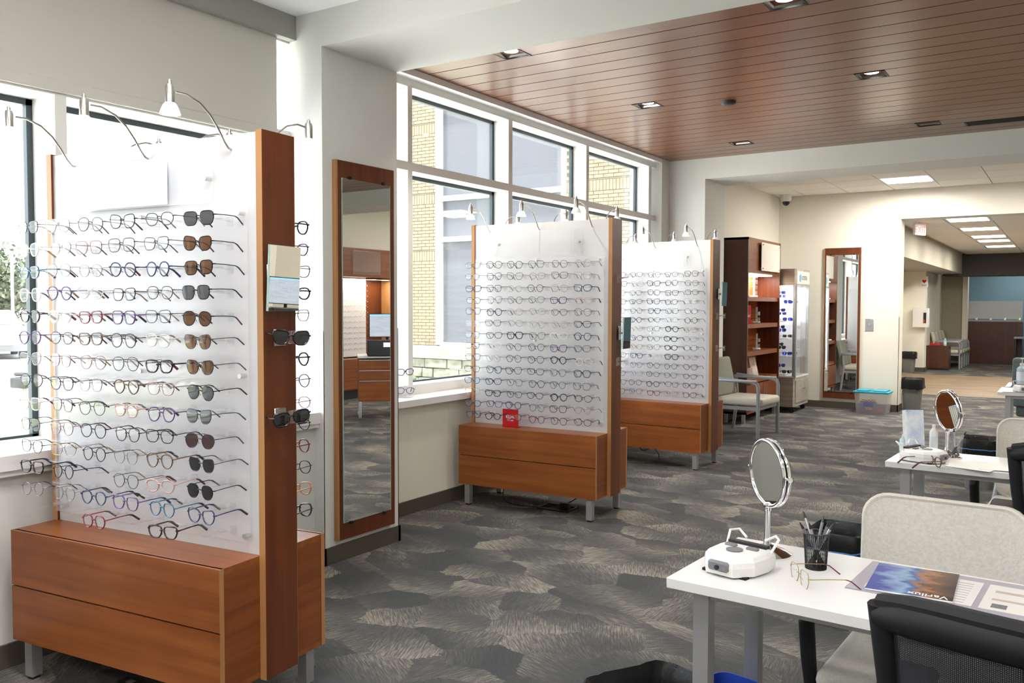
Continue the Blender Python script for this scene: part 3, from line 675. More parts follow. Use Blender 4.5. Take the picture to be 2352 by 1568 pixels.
# white car
def car(label, loc, rz):
    CARP = mat('white_car_paint', (.17, .175, .18), .3)
    t = thing('car', label, 'car', loc, rz)
    prof = [(-2.15, .35), (-2.2, .75), (-2.0, .98), (-1.55, 1.05), (-.9, 1.42), (-.2, 1.50), (.5, 1.44), (1.05, 1.05), (1.8, .92), (2.15, .74), (2.2, .45), (2.1, .25), (-2.0, .25)]
    m = MB(); n = len(prof); ws = [.62, .80, .86, .80, .62]; yy = [-.88, -.80, 0, .80, .88]
    vs = []
    for y in (-.86, -.74, .74, .86):
        for x, z in prof: vs.append((x*(.97 if abs(y) > .8 else 1), y*(.80 if z > 1.1 else 1), z if abs(y) < .8 or z < 1 else z-.06))
    fs = []
    for i in range(3):
        for k in range(n): fs.append((i*n+k, i*n+(k+1) % n, (i+1)*n+(k+1) % n, (i+1)*n+k))
    fs += [list(range(n))[::-1], [3*n+k for k in range(n)]]
    m.add(vs, fs, 0, True); m.build('car_body', CARP, t)
    MB().add([(1.08, -.60, 1.04), (1.08, .60, 1.04), (.53, .55, 1.42), (.53, -.55, 1.42)], [(0, 1, 2, 3)], X=T(.02, 0, .015)).build('windshield', mat('car_glass', (.10, .14, .17), .08), t)
    for s in (-1, 1):
        MB().add([(.95, s*.83, 1.02), (.45, s*.73, 1.36), (-.8, s*.73, 1.36), (-1.3, s*.83, 1.02)], [(0, 1, 2, 3)], X=T(0, s*.015, 0)).build('side_window', bpy.data.materials['car_glass'], t)
        for x in (-1.35, 1.35):
            MB().lathe([(.32, -.1), (.34, -.06), (.34, .06), (.32, .1)], 20, 0, T(x, s*.80, .32) @ Rx(PI/2)).build('wheel', BLACKM, t)
        MB().rbox((2.05, s*.72-.14, .66), (2.17, s*.72+.14, .80), .03, 1).build('headlight', GLASS, t)
        MB().rbox((.8, s*.92-.08, 1.0), (.95, s*.92+.08, 1.12), .03, 1).build('wing_mirror', CARP, t)
    MB().rbox((2.15, -.5, .42), (2.21, .5, .64), .02, 1).build('grille', GPLAS, t)
    MB().box((2.2, -.18, .46), (2.225, .18, .60)).build('number_plate', WHITE, t)
car('white car parked outside the nearest window, facing the building', (-25.2, 14.05, -.17), -.38)
t = thing('metal_post', 'short dark metal post with a fitting on top at the lawn edge', 'post', (-8.7, 6.55, -.16), .4)
m = MB(); m.rbox((-.04, -.04, 0), (.04, .04, .55), .01, 1); m.build('post_body', GREYM, t); m = MB(); m.rbox((-.14, -.1, .46), (.14, .1, .62), .03, 2); m.tube([(-.12, 0, .66), (.12, 0, .66)], .03, 8); m.build('post_head', BLACK, t)
# facade of the wing across the courtyard
BRK = noisecol('tan_brick', (.155, .125, .085), (.195, .16, .115), 9, .9)
MORT = mat('mortar', (.10, .085, .06), .95)
fa = thing('brick_wing', 'tan brick building wing with white framed windows seen through the far windows', 'building')
MB().box((-9.3, 14.02, -.15), (-6.95, 14.4, 6.6)).box((-4.0, 14.02, -.15), (-.4, 14.4, 6.6)).box((-6.95, 14.3, 5.6), (-4, 14.4, 6.6)).build('wall_backing', MORT, fa)
b = MB(); random.seed(5)
for X0, X1 in ((-9.3, -6.96), (-3.99, -1.2)):
    z = .69; row = 0
    while z < 6.1:
        sold = any(abs(z-q) < .034 for q in (2.43, 3.6, 5.05))
        hh = .2 if sold else .0667; st = .0667 if sold else .2032
        x = X0 if sold or row % 2 == 0 else X0+.1
        while x < X1-.02:
            d = random.uniform(0, .003)
            b.box((x, 14.004+d, z), (min(x+st-.009, X1), 14.03, z+hh-.009)); x += st
        z += hh; row += 1
        if sold: b.box((X0, 14.012, z), (X1, 14.03, z+.02)); z += .03
b.build('brick_courses', BRK, fa, kind='stuff')
MB().box((-9.3, 13.93, .42), (-1.2, 14.02, .68)).build('stone_ledge', noisecol('cast_stone', (.19, .185, .165), (.23, .225, .20), 5), fa)
STN = noisecol('limestone', (.13, .125, .105), (.23, .225, .195), 6, .9, bump=.5)
random.seed(9)
for zr, hh in ((-.15, .17), (.02, .2), (.22, .2)):
    x = -9.2
    while x < -2:
        w = random.uniform(.28, .7); o = MB().rbox((x+.008, 13.97-random.uniform(0, .02), zr+.008), (x+w-.008, 14.03, zr+hh-.008), .012, 1); o.build('stone_block', STN, fa); x += w
FG = mat('facade_glass', (.085, .09, .105), .10, spec=.30)
WF = mat('white_window_frame', (.45, .47, .50), .5)
xs = (-6.95, -5.58, -4.0); zs_ = (.70, 2.85, 3.68, 5.6)
for i in range(2):
    for j in range(3): MB().box((xs[i]+.05, 14.12, zs_[j]+.05), (xs[i+1]-.05, 14.14, zs_[j+1]-.05)).build('facade_pane', FG, fa)
for x in xs: MB().box((x-.05, 13.985, .70), (x+.05, 14.18, 5.65)).build('frame_mullion', WF, fa)
for z in zs_: MB().box((-6.95, 14.03, z-.05), (-4.0, 14.17, z+.05)).build('frame_rail', WF, fa)
MB().tube([(0, 0, 0), (0, 0, .18), (0, 0, .3)], [.16, .2, .1], 10).build('round_shrub', LEAF, loc=(-7.35, 13.5, -.15), label='small pale round shrub at the foot of the stone base outside', cat='shrub')

# ------------------------------------------------------------------ cables and floor box
def cable(label, pts, r=.004):
    P = []
    for i in range(len(pts)-1):
        p0 = Vector(pts[max(i-1, 0)]); p1 = Vector(pts[i]); p2 = Vector(pts[i+1]); p3 = Vector(pts[min(i+2, len(pts)-1)])
        for k in range(6):
            u = k/6; P.append(.5*((2*p1)+(p2-p0)*u+(2*p0-5*p1+4*p2-p3)*u*u+(3*p1-p0-3*p2+p3)*u**3))
    P.append(Vector(pts[-1])); MB().tube(P, r, 6).build('power_cable', BLACK, label=label, cat='cable')
a = lambda k, u, v, z: U2W(k, u, v, z)
cable('black power cable looping under the middle display to the floor box', [a(1, .25, 0, .161), a(1, .26, -.05, .04), a(1, .38, -.08, .006), a(1, .6, -.02, .006), a(1, .78, .1, .05), a(1, .85, .12, .16)])
cable('black power cable rising under the farthest display', [a(2, .35, 0, .161), a(2, .4, .05, .08), a(2, .52, .02, .12), a(2, .6, -.02, .08), a(2, .62, -.03, .02)])
t = obj('floor_box', None, None, a(1, .70, 0, 0), (0, 0, .04), None, 'open carpet-inlaid floor power box under the middle display', 'floor box')
m = MB(); m.box((-.13, -.09, 0), (.13, -.075, .012)); m.box((-.13, .075, 0), (.13, .09, .012)); m.box((-.13, -.09, 0), (-.115, .09, .012)); m.box((.115, -.09, 0), (.13, .09, .012)); m.build('box_frame', BLACK, t)
MB().box((-.11, -.07, .001), (.02, .07, .006)).build('inlay', CARPET, t); MB().rbox((.03, -.03, .0), (.10, .03, .05), .006, 1).build('power_adapter', BLACK, t)
t = obj('power_strip', None, None, a(0, .60, -.12, 0), (0, 0, .1), None, 'black power strip lying under the nearest display', 'power strip')
m = MB(); m.rbox((-.16, -.03, 0), (.16, .03, .03), .006, 1); m.build('strip_body', BLACK, t)
for k in range(4): MB().box((-.12+k*.07, -.012, .03), (-.09+k*.07, .012, .032)).build('socket', GPLAS, t)

# ------------------------------------------------------------------ small stand on the far sill
t = thing('frame_stand', 'small clear two-tier frame stand on the window sill beside the column', 'stand', (-.09, 4.83, .832), .3)
MB().rbox((-.05, -.06, 0), (.05, .06, .012), .003, 1).build('stand_base', ACRYL, t); MB().box((-.006, -.01, .01), (.006, .01, .24)).build('stand_post', ACRYL, t)
for z in (.09, .21): MB().box((-.05, -.02, z), (.05, .02, z+.006)).build('stand_shelf', ACRYL, t)
glasses((-.06, 4.80, 1.02), (0, 0, 1.2), 'wide', 'black', 'char', 'clear', 'dark eyeglasses on the upper tier of the sill stand', None)
glasses((-.06, 4.80, .885), (0, 0, .9), 'oval', 'purple', 'char', 'clear', 'purple eyeglasses on the lower tier of the sill stand', None)

# ------------------------------------------------------------------ bookcase in the tiled room
def bookcase():
    t = thing('display_bookcase', 'tall cherry wood display bookcase with lit shelves against the left wall', 'bookcase', (.18, 10.8, 0))
    D, L, H = .33, 1.43, 2.38
    for y in (0, L-.03): MB().box((0, y, .12), (D, y+.03, H)).build('side_panel', [WDARK if y == 0 else WZ], t)
    MB().box((0, .03, .12), (.02, L-.03, H)).build('back_panel', WX if 0 else woodmat('cherry_back', (.28, .085, .025), (.46, .16, .05), 'z', .35), t)
    MB().box((0, 0, H-.03), (D, L, H)).build('top_panel', WY, t)
    MB().box((0, 0, .12), (D, L, .15)).build('bottom_panel', WY, t)
    MB().box((.29, .03, 1.93), (D, L-.03, H-.03)).build('header_panel', WY, t)
    for z in (1.57, 1.22, .86, .50): MB().box((.02, .03, z), (D-.02, L-.03, z+.055)).build('shelf', WY, t)
    for y0, y1 in ((.03, .71), (.72, L-.03)):
        d = MB().box((D-.02, y0, .16), (D, y1, .49)).build('cabinet_door', WY, t)
        yy = .66 if y0 < .1 else .77
        MB().tube([(D, yy, .28), (D+.025, yy, .28), (D+.025, yy, .40), (D, yy, .40)], .005, 6).build('door_handle', METAL, d)
    for x, y in ((.05, .05), (.28, .05), (.05, L-.05), (.28, L-.05)): MB().box((x-.02, y-.02, 0), (x+.02, y+.02, .12)).build('leg', ALU, t)
    MB().box((D+.028, .45, 1.97), (D+.034, 1.28, 2.34)).build('sign_panel', mat('frosted_sign', (.72, .68, .60), .4), t)
    for y in (.5, 1.24):
        for z in (2.0, 2.31): MB().lathe([(.008, 0), (.008, .05)], 10, 0, T(D, y, z) @ Ry(PI/2)).build('standoff', METAL, t)
    MB().box((.04, .3, 1.917), (.28, 1.2, 1.929)).build('shelf_light', BULB, t)
bookcase()
l = area('bookcase_light', (.34, 11.5, 2.0-.1), .12, .9, 6, (1, .86, .7))
def tierstand(loc, n, label, lit=0):
    t = thing('tiered_frame_stand', label, 'stand', loc, .3)
    MB().rbox((-.05, -.13, 0), (.05, .13, .022), .004, 1).build('stand_base', WPLAS, t)
    MB().box((-.012, -.04, .02), (.012, .04, .05+.085*n)).build('stand_post', WPLAS, t)
    for i in range(n):
        glasses((loc[0]+.03, loc[1], loc[2]+.055+.075*i), (0, 0, 1.6), random.choice(shapes), random.choice(['silver', 'grey', 'clear', 'rose']), 'char', 'clear', 'pale eyeglasses on %s, tier %s from bottom' % (label.split(' with')[0].replace('white ', '').replace(' at the near end', ', near end').replace('of the ', 'of '), ordn[i]), 'frames in the bookcase')
random.seed(21)
tierstand((.37, 11.15, 1.625), 4, 'white stand on the lit top bookcase shelf with four pale frames')
tierstand((.37, 11.5, 1.625), 4, 'white second stand on the top bookcase shelf with pale frames')
tierstand((.38, 11.6, 1.275), 2, 'white stand on the middle bookcase shelf with frames')
tierstand((.38, 11.62, .915), 2, 'white stand on the lower bookcase shelf with frames')
tierstand((.38, 11.05, .915), 2, 'white stand at the near end of the lower bookcase shelf with frames')
t = thing('red_placard', 'red acrylic placard with white print on the middle bookcase shelf', 'placard', (.40, 11.12, 1.275), .9)
MB().box((-.06, -.004, 0), (.06, .004, .24)).build('placard_face', RED, t); MB().box((-.06, -.004, 0), (.06, .05, .005)).build('placard_base', RED, t)
textmesh('KLiiK', .05, 'lettering', WT, t, (0, -.0046, .10), (PI/2, 0, 0))
BR = [noisecol('brochure_print_%d' % i, c, d, 9, .4) for i, (c, d) in enumerate((((.10, .12, .16), (.6, .55, .5)), ((.55, .38, .30), (.8, .72, .66)), ((.3, .1, .1), (.7, .6, .5))))]
for i, (yy, hh, lab) in enumerate(((11.02, .26, 'dark printed brochures leaning at the near end of bookcase shelf'), (11.52, .27, 'brochure with a portrait in a clear holder on bookcase shelf'), (11.2, .14, 'small white printed box on the bookcase shelf'))):
    t = thing('brochure_holder', lab, 'brochure', (.40, yy, .555), 1.25 if i != 2 else 1.0)
    X = Rx(-.25) if i < 2 else Rx(0)
    MB().box((-.07, -.003, .003), (.07, .003, hh), 0, X).build('brochure', BR[i], t); MB().box((-.075, -.008, 0), (.075, -.0055, hh*.5), 0, X).build('clear_pocket', ACRYL, t)
    MB().box((-.075, -.006, 0), (.075, .05, .004)).build('holder_foot', ACRYL, t)

# ------------------------------------------------------------------ glass showcase
def showcase():
    t = thing('glass_showcase', 'tall grey oak glass showcase of sunglasses with lit edges and castors', 'showcase', (.48, 12.65, 0), 0)
    # plan: pentagon with its cut corner toward the room
    def pl(x0, y0, x1, y1, z0, z1, name, m): return MB().box((x0, y0, z0), (x1, y1, z1)).build(name, m, t)
    hx, hy, cut = .235, .37, .02
    poly = [(-hx, -hy), (hx-cut, -hy), (hx, -hy+cut), (hx, hy), (-hx, hy)]
    MB().prism(poly, .09, .50).build('base_cabinet', WGREY, t)
    MB().prism([(x*1.01, y*1.01) for x, y in poly], .50, .52).build('base_top', WHITE, t)
    MB().prism(poly, 1.80, 2.03).build('header_box', WGREY, t)
    MB().box((hx-.001, -hy+cut+.03, 1.82), (hx+.004, hy-.03, 2.0)).build('header_sign', mat('pale_sign', (.62, .60, .53), .5), t)
    for x, y in ((-hx+.02, -hy+.02), (hx-cut+.01, -hy+.03), (hx-.02, -hy+cut), (hx-.02, hy-.02), (-hx+.02, hy-.02)): MB().box((x-.018, y-.018, .5), (x+.018, y+.018, 1.82)).build('corner_post', GREYM if (x, y) != (-hx+.02, hy-.02) else WGREY, t)
    pl(-hx+.02, -hy+.002, hx-cut, -hy+.006, .52, 1.80, 'glass_side', GLASS)
    pl(hx-.006, -hy+cut, hx-.002, hy-.02, .52, 1.80, 'glass_door', GLASS)
    pl(-hx+.005, hy-.01, hx-.03, hy-.004, .52, 1.80, 'back_panel', WHITE)
    pl(-hx+.002, -hy+.02, -hx+.008, hy-.01, .52, 1.80, 'back_panel', WHITE)
    for z in (.78, 1.03, 1.27, 1.52): MB().prism([(x*.93, y*.93) for x, y in poly], z, z+.008).build('glass_shelf', FROST, t)
    pl(hx-.026, hy-.024, hx-.012, hy-.016, .53, 1.79, 'led_strip', LED); pl(hx-cut+.0, -hy+.05, hx-cut+.006, -hy+.056, .53, 1.79, 'led_strip', LED)
    d = MB().box((hx, -hy+cut+.02, .14), (hx+.01, hy-.02, .46)).build('drawer_front', WGREY, t)
    MB().tube([(hx+.01, .04, .33), (hx+.03, .04, .33), (hx+.03, .13, .33), (hx+.01, .13, .33)], .005, 6).build('drawer_handle', METAL, d)
    for x, y in ((-.18, -.29), (.18, -.29), (.18, .29), (-.18, .29)):
        MB().lathe([(.035, -.015), (.038, 0), (.035, .015)], 14, 0, T(x, y, .038) @ Rx(PI/2)).tube([(x, y, .05), (x, y, .09)], .012, 6).build('castor', BLACK, t)
    MB().lathe([(.055, 0), (.055, .004)], 20, 0, T(hx+.003, -.16, 1.905) @ Ry(PI/2)).build('blue_roundel', mat('blue_print', (.13, .36, .55), .5), t)
    textmesh('COSTA', .085, 'lettering', BLACK, t, (hx+.0055, .06, 1.905), (PI/2, 0, PI/2))
    random.seed(31)
    i = 0
    for zi, z in enumerate((.53, .79, 1.04, 1.28, 1.53)):
        for j, (x, y, dz) in enumerate(((-.06, -.18, .03), (-.10, -.10, .10), (.09, -.02, .04), (-.02, .08, .12), (.12, .16, .035), (0, -.05, .17))):
            if zi == 0 and j > 3: continue
            blue = random.random() < .55
            glasses((.46+x, 12.50+y, z+dz), (0, 0, random.uniform(.3, 1.1)), random.choice(['wide', 'square']), random.choice(['black', 'blue', 'clear', 'brown']), 'char', 'bluemir' if blue else 'blacklens',
                    '%s sport sunglasses in the glass showcase, %s shelf from bottom, position %s' % ('blue mirrored' if blue else 'black', ordn[zi], ordn[j]), 'sport sunglasses in the glass showcase'); i += 1
        MB().box((-.05, -.09, 0), (.05, .09, .015)).build('riser_block', WHITE, loc=(.50, 12.50, z+.0), rz=.2, label='small white riser block in the glass showcase, %s shelf from bottom' % ordn[zi], cat='riser')
SUNL['bluemir'] = mat('blue_mirror_lens', (.03, .07, .55), .15, .8); SUNN['bluemir'] = 'blue mirrored lens'
showcase()
area('showcase_light', (.465, 12.62, 1.79), .3, .45, 8, (.95, .97, 1))
t = thing('hanging_tag', 'small pale blue card hanging beside the glass showcase', 'card', (1.02, 13.27, .95)); MB().box((-.035, -.003, -.13), (.035, .003, .05)).build('card', mat('pale_blue_card', (.45, .62, .72), .6), t)
MB().tube([(0, 0, .05), (.004, 0, .4), (0, 0, .75)], .006, 6).build('strap', BLACK, t)

# ------------------------------------------------------------------ seating
def armchair(label, loc, rz, back, seat, frame, w=.62, group=None, name='armchair'):
    t = thing(name, label, 'chair', loc, rz, group)   # faces local +x, origin at floor centre
    hw = w/2
    for s in (-1, 1):
        m = MB(); m.tube([(.27, s*hw, 0), (.27, s*hw, .58), (.25, s*hw, .625), (.20, s*hw, .64), (-.24, s*hw, .67)], .021, 8); m.build('front_leg', frame, t)
        MB().tube([(-.28, s*hw, 0), (-.23, s*hw, .4), (-.25, s*hw, .67)], .02, 8).build('rear_leg', frame, t)
        MB().rbox((-.26, s*hw-.03, .635), (.25, s*hw+.03, .665), .012, 2).build('armrest', frame, t)
        MB().box((-.22, s*hw-.012, .32), (.27, s*hw+.012, .36)).build('side_rail', frame, t)
    MB().box((.235, -hw+.02, .32), (.265, hw-.02, .36)).build('front_rail', frame, t)
    MB().rbox((-.24, -hw+.035, .36), (.31, hw-.035, .455), .035, 3).build('seat', seat, t)
    X = T(-.25, 0, .42) @ Ry(-.22)
    m = MB(); m.rbox((-.035, -hw+.04, .02), (.045, hw-.04, .48), .03, 3, 0, X); m.build('backrest', back, t)
    return t
armchair('grey-framed armchair with sage back and cream seat beside the farthest display', (.76, 10.0, 0), -.04, SAGE, CREAMF, GREYM, .68)
def guestchair(label, loc, rz):
    """armless-look side chair with black loop arms; faces local -y"""
    t = thing('guest_chair', label, 'chair', loc, rz, 'oatmeal upholstered guest chairs')
    w = .235
    out = []
    for cx_, cz_, a0 in ((.165, .145, 0), (-.165, .145, 90), (-.165, -.145, 180), (.165, -.145, 270)):
        for q in range(0, 91, 15):
            a = math.radians(a0+q); out.append((cx_+.075*math.cos(a), cz_+.075*math.sin(a)))
    L = []
    for y_, k in ((-.024, .93), (-.029, .965), (-.026, .99), (0, 1.0), (.020, .99), (.026, .96)):
        L.append([(x*k*(1-.08*(.22-z)), y_-.045*(x/.24)**2, z*k) for x, z in out])
    n = len(out); m = MB()
    vs = [p for q in L for p in q]; rings = len(L)
    fs = [(i*n+k, i*n+(k+1) % n, (i+1)*n+(k+1) % n, (i+1)*n+k) for i in range(rings-1) for k in range(n)]
    # front and back faces as strips from side to side so that they follow the curve
    for base, sg in ((0, 1), ((rings-1)*n, -1)):
        half = n//2
        for k in range(half-1):
            a, b, c, d = base+k, base+k+1, base+(2*half-2-k) % n+0, base+(2*half-1-k)
            fs.append((a, b, c, d) if sg > 0 else (d, c, b, a))
    m.add(vs, fs, 0, True, T(0, .06, .675) @ Rx(-.16))
    m.build('backrest', BEIGE, t)
    MB().rbox((-.25, -.46, .405), (.25, .03, .475), .034, 4).build('seat', BEIGE, t)
    MB().rbox((-.22, -.44, .385), (.22, .01, .408), .008, 1).build('seat_pan', GPLAS, t)
    for s in (-1, 1):
        MB().tube([(s*.27, -.40, 0), (s*.27, -.40, .40)], .014, 10).build('front_leg', ALU, t)
        MB().tube([(s*.25, .10, 0), (s*.25, .04, .40), (s*.22, .07, .60)], .013, 10).build('rear_leg', ALU, t)
        MB().tube([(s*.25, .05, .57), (s*.28, -.05, .635), (s*.285, -.22, .655), (s*.285, -.36, .645), (s*.28, -.425, .59), (s*.275, -.415, .48), (s*.27, -.40, .38)], [.015, .018, .02, .022, .023, .022, .018], 12).build('armrest', BLACKM, t)
    MB().tube([(-.27, -.40, .385), (.27, -.40, .385)], .011, 8).build('front_rail', ALU, t)
    return t
guestchair('oatmeal fabric guest chair pushed against the nearest white table', (3.66, 2.93, 0), -.04)
guestchair('oatmeal fabric guest chair behind the second white table', (3.88, 5.36, 0), -.05)
guestchair('oatmeal fabric guest chair behind the third white table', (4.02, 9.75, 0), 0)
def webmat():
    m, n, l, b = nt('woven_mesh'); t = n.new('ShaderNodeTexCoord'); sx = n.new('ShaderNodeSeparateXYZ'); l.new(t.outputs['Object'], sx.inputs[0])
    o = []
    for k in (0, 2):
        a = n.new('ShaderNodeMath'); a.operation = 'MULTIPLY'; a.inputs[1].default_value = 1800; l.new(sx.outputs[k], a.inputs[0])
        b_ = n.new('ShaderNodeMath'); b_.operation = 'SINE'; l.new(a.outputs[0], b_.inputs[0]); c = n.new('ShaderNodeMath'); c.operation = 'LESS_THAN'; c.inputs[1].default_value = .45; l.new(b_.outputs[0], c.inputs[0]); o.append(c)
    mx = n.new('ShaderNodeMath'); mx.operation = 'MAXIMUM'; l.new(o[0].outputs[0], mx.inputs[0]); l.new(o[1].outputs[0], mx.inputs[1]); l.new(mx.outputs[0], b.inputs['Alpha'])
    b.inputs['Base Color'].default_value = (.02, .022, .028, 1); b.inputs['Roughness'].default_value = .5; return m
WEB = webmat()
def taskchair(label, loc, rz, zt, w=.5):
    """black mesh task chair, sitter faces local +y; back toward -y"""
    t = thing('task_chair', label, 'chair', loc, rz, 'black mesh task chairs')
    # curved back shell
    n = 9; fr = []
    def bp(u, z): return (u*w/2*(1-.10*((zt-z)/.5)), -.26-.07*(1-u*u)+.05*((z-.7)/.3)**2*0+(.0 if z > .55 else 0)+(zt-z)*.10, z)
    zlo = zt-.50
    top = [bp(-1+2*i/(n-1), zt-.02*(abs(-1+2*i/(n-1))**3)*1.2) for i in range(n)]
    m = MB()
    # thick rounded top rail
    m.tube([(x, y, z-.03) for x, y, z in top], [.026]+[.034]*(n-2)+[.026], 10); m.tube([(x, y-.0, z-.005) for x, y, z in top], [.018]+[.022]*(n-2)+[.018], 8)
    m.build('top_rail', BLACKM, t)
    for s in (-1, 1):
        MB().tube([bp(s, zt-.03), bp(s*.98, zt-.2), bp(s*.9, zlo+.12), bp(s*.72, zlo)], [.026, .022, .02, .02], 10).build('side_rail', BLACKM, t)
    MB().tube([bp(-.72+1.44*i/6, zlo) for i in range(7)], .02, 8).build('bottom_rail', BLACKM, t)
    # mesh web: woven strands with real holes
    g = MB(); nu, nv = 12, 12
    P = lambda i, j: bp((-1+2*i/nu)*(.98-.26*max(0, (j/nv-.4)/.6)), zt-.03-(zt-zlo-.03)*j/nv)
    g.add([P(i, j) for j in range(nv+1) for i in range(nu+1)], [(j*(nu+1)+i, j*(nu+1)+i+1, (j+1)*(nu+1)+i+1, (j+1)*(nu+1)+i) for j in range(nv) for i in range(nu)], 0, True)
    g.build('mesh_web', WEB, t)
    sp = MB(); sp.rbox((-.14, -.345, zt-.34), (.14, -.325, zt-.14), .008, 2); sp.build('lumbar_pad', MESH, t)
    MB().tube([(0, -.34, zt-.24), (0, -.36, zt-.45), (0, -.22, .40), (0, -.03, .37)], .026, 8).build('back_spine', BLACK, t)
    MB().rbox((-.24, -.22, .43), (.24, .25, .50), .035, 3).build('seat', MESH, t)
    for s in (-1, 1):
        MB().tube([(s*.20, -.02, .42), (s*.29, -.02, .44), (s*.30, -.03, .64)], .018, 8).build('arm_post', BLACK, t)
        MB().rbox((s*.30-.045, -.15, .64), (s*.30+.045, .12, .675), .016, 3).build('armrest', BLACKM, t)
    MB().tube([(0, 0, .10), (0, 0, .43)], .028, 10).build('gas_column', BLACK, t)
    for k in range(5):
        a_ = k*2*PI/5+.3; c, s_ = math.cos(a_), math.sin(a_)
        lg = MB().tube([(0, 0, .11), (.29*c, .29*s_, .075)], [.026, .018], 8).build('base_leg', BLACK, t)
        MB().lathe([(.024, -.018), (.028, 0), (.024, .018)], 12, 0, T(.29*c, .29*s_, .029) @ Rz(a_) @ Rx(PI/2)).tube([(.29*c, .29*s_, .03), (.29*c, .29*s_, .075)], .008, 6).build('castor', BLACK, lg)
    return t
taskchair('black mesh task chair in the right foreground, turned to the nearest table', (3.985, 2.01, 0), -.16, .95, .53)
taskchair('black mesh task chair at the right edge by the second table', (4.05, 4.14, 0), .0, .98, .50)

# ------------------------------------------------------------------ tables
def table(label, x, y, rz, L, D, h=.74):
    t = thing('dispensing_table', label, 'table', (x, y, 0), rz, 'white dispensing tables')     # origin at the near left corner
    m = MB(); m.rbox((0, 0, h-.03), (L, D, h), .002, 1); m.build('tabletop', WHITE, t)
    for a_, b_ in ((.06, .05), (.06, D-.09), (L-.10, .05), (L-.10, D-.09)):
        MB().box((a_, b_, 0), (a_+.045, b_+.045, h-.03)).build('leg', ALU, t)
    m = MB(); m.box((.10, .06, h-.06), (L-.10, .08, h-.03)); m.box((.10, D-.08, h-.06), (L-.10, D-.06, h-.03)); m.build('apron_rail', ALU, t)
    return t
table('nearest white-topped table with square grey legs, mirror and magazine on it', 3.045, 2.245, -.055, 1.5, .53)
table('second white-topped table, behind the oatmeal chair back', 3.22, 4.56, -.05, 1.5, .46)
table('third white-topped table at the right edge with sanitizer on it', 3.42, 8.86, -.0, .72, .55)
TZ = .74
def tablemirror(label, loc, face, tilt, zc=.30, r=.088, h=.30):
    t = thing('vanity_mirror', label, 'mirror', loc, face, 'round chrome mirrors on the tables')    # mirror faces local -y
    m = MB().lathe([(.072, 0), (.072, .006), (.055, .016), (.028, .026), (.012, .034), (.009, .05)], 32); m.build('mirror_base', CHROME, t)
    MB().lathe([(.009, .04), (.0095, zc-r*1.03-.015), (.013, zc-r*1.03-.01), (.013, zc-r*1.03+.005), (.006, zc-r*1.03+.012)], 18).build('mirror_stem', CHROME, t)
    X = T(0, 0, zc) @ Rx(tilt)
    b = MB(); k = 1.0
    # ring frame: torus-like, taller than wide because its swivel tips it
    b.tube([(r*math.sin(2*PI*i/40), -.004, r*k*math.cos(2*PI*i/40)) for i in range(40)], .0062, 10, closed=True, up=(0, 1, 0), X=X)
    b.tube([(r*math.sin(2*PI*i/40), .012, r*k*math.cos(2*PI*i/40)) for i in range(40)], .006, 10, closed=True, up=(0, 1, 0), X=X)
    b.build('mirror_rim', CHROME, t)
    d = MB(); n = 40; d.add([(r*math.sin(2*PI*i/n), -.005, r*k*math.cos(2*PI*i/n)) for i in range(n)]+[(r*math.sin(2*PI*i/n), .013, r*k*math.cos(2*PI*i/n)) for i in range(n)],
        [list(range(n)), list(range(2*n-1, n-1, -1))], 0, False, X); d.build('mirror_glass', MIRR, t)
    for s in (-1, 1): MB().lathe([(.006, 0), (.006, .012), (.008, .016)], 10, 0, X @ T(s*(r+.004), .004, 0) @ Ry(s*PI/2)).build('swivel_knob', CHROME, t)
    return t
tablemirror('round chrome table mirror standing on the nearest white table', (3.215, 2.625, TZ), -.77, .05, .252, .100)
tablemirror('round chrome table mirror on the second white table', (3.46, 4.86, TZ), -.9, .10, .235, .101)
def pupilometer(label, loc, rz, sc=1.):
    t = thing('measuring_device', label, 'optical device', loc, rz, 'white measuring devices on the tables')   # nose toward -y
    def P(z, k): return [(x*k, y*k) for x, y in ((-.078, .075), (.078, .075), (.088, .02), (.082, -.05), (.045, -.105), (-.045, -.105), (-.082, -.05), (-.088, .02))]
    m = MB(); L = [(.006, .97), (.03, 1.0), (.045, .97), (.056, .86), (.06, .78)]
    vs = []; n = 8
    for z, k in L: vs += [(x, y, z) for x, y in P(z, k)]
    fs = [(i*n+j, i*n+(j+1) % n, (i+1)*n+(j+1) % n, (i+1)*n+j) for i in range(len(L)-1) for j in range(n)]+[list(range(n))[::-1], [(len(L)-1)*n+j for j in range(n)]]
    m.add(vs, fs); m.build('device_body', WPLAS, t)
    MB().box((-.062, .045, .058), (.062, .066, .068)).build('display_bar', BLACK, t)
    for s in (-1, 1): MB().rbox((s*.035-.018, .008, .058), (s*.035+.018, .026, .067), .003, 1).build('slider_key', GPLAS, t)
    MB().lathe([(.024, .058), (.024, .064)], 20, 0, T(.0, -.022, 0)).build('dial', GPLAS, t)
    MB().rbox((-.032, -.114, .018), (.032, -.092, .046), .005, 1).build('nose_socket', GPLAS, t)
    MB().tube([(0, -.118, .03), (0, -.114, .03)], .007, 10).build('eye_port', BLACK, t)
    for s in (-1, 1): MB().tube([(s*.072, .055, .05), (s*.080, .085, .085), (s*.060, .105, .088), (s*.030, .095, .07)], .004, 6).build('brow_rest', WPLAS, t)
    MB().box((-.07, -.08, 0), (-.05, -.06, .007)).box((.05, -.08, 0), (.07, -.06, .007)).box((-.07, .05, 0), (-.05, .07, .007)).box((.05, .05, 0), (.07, .07, .007)).build('rubber_foot', BLACKM, t)
    return t
pupilometer('white optical measuring device with grey keys on the nearest table', (3.19, 2.43, TZ), -.22)
pupilometer('white optical measuring device in front of brochures on the second table', (3.375, 4.665, TZ), 1.2)
pupilometer('white optical measuring device under the sanitizer on the third table', (3.62, 9.02, TZ), .15)
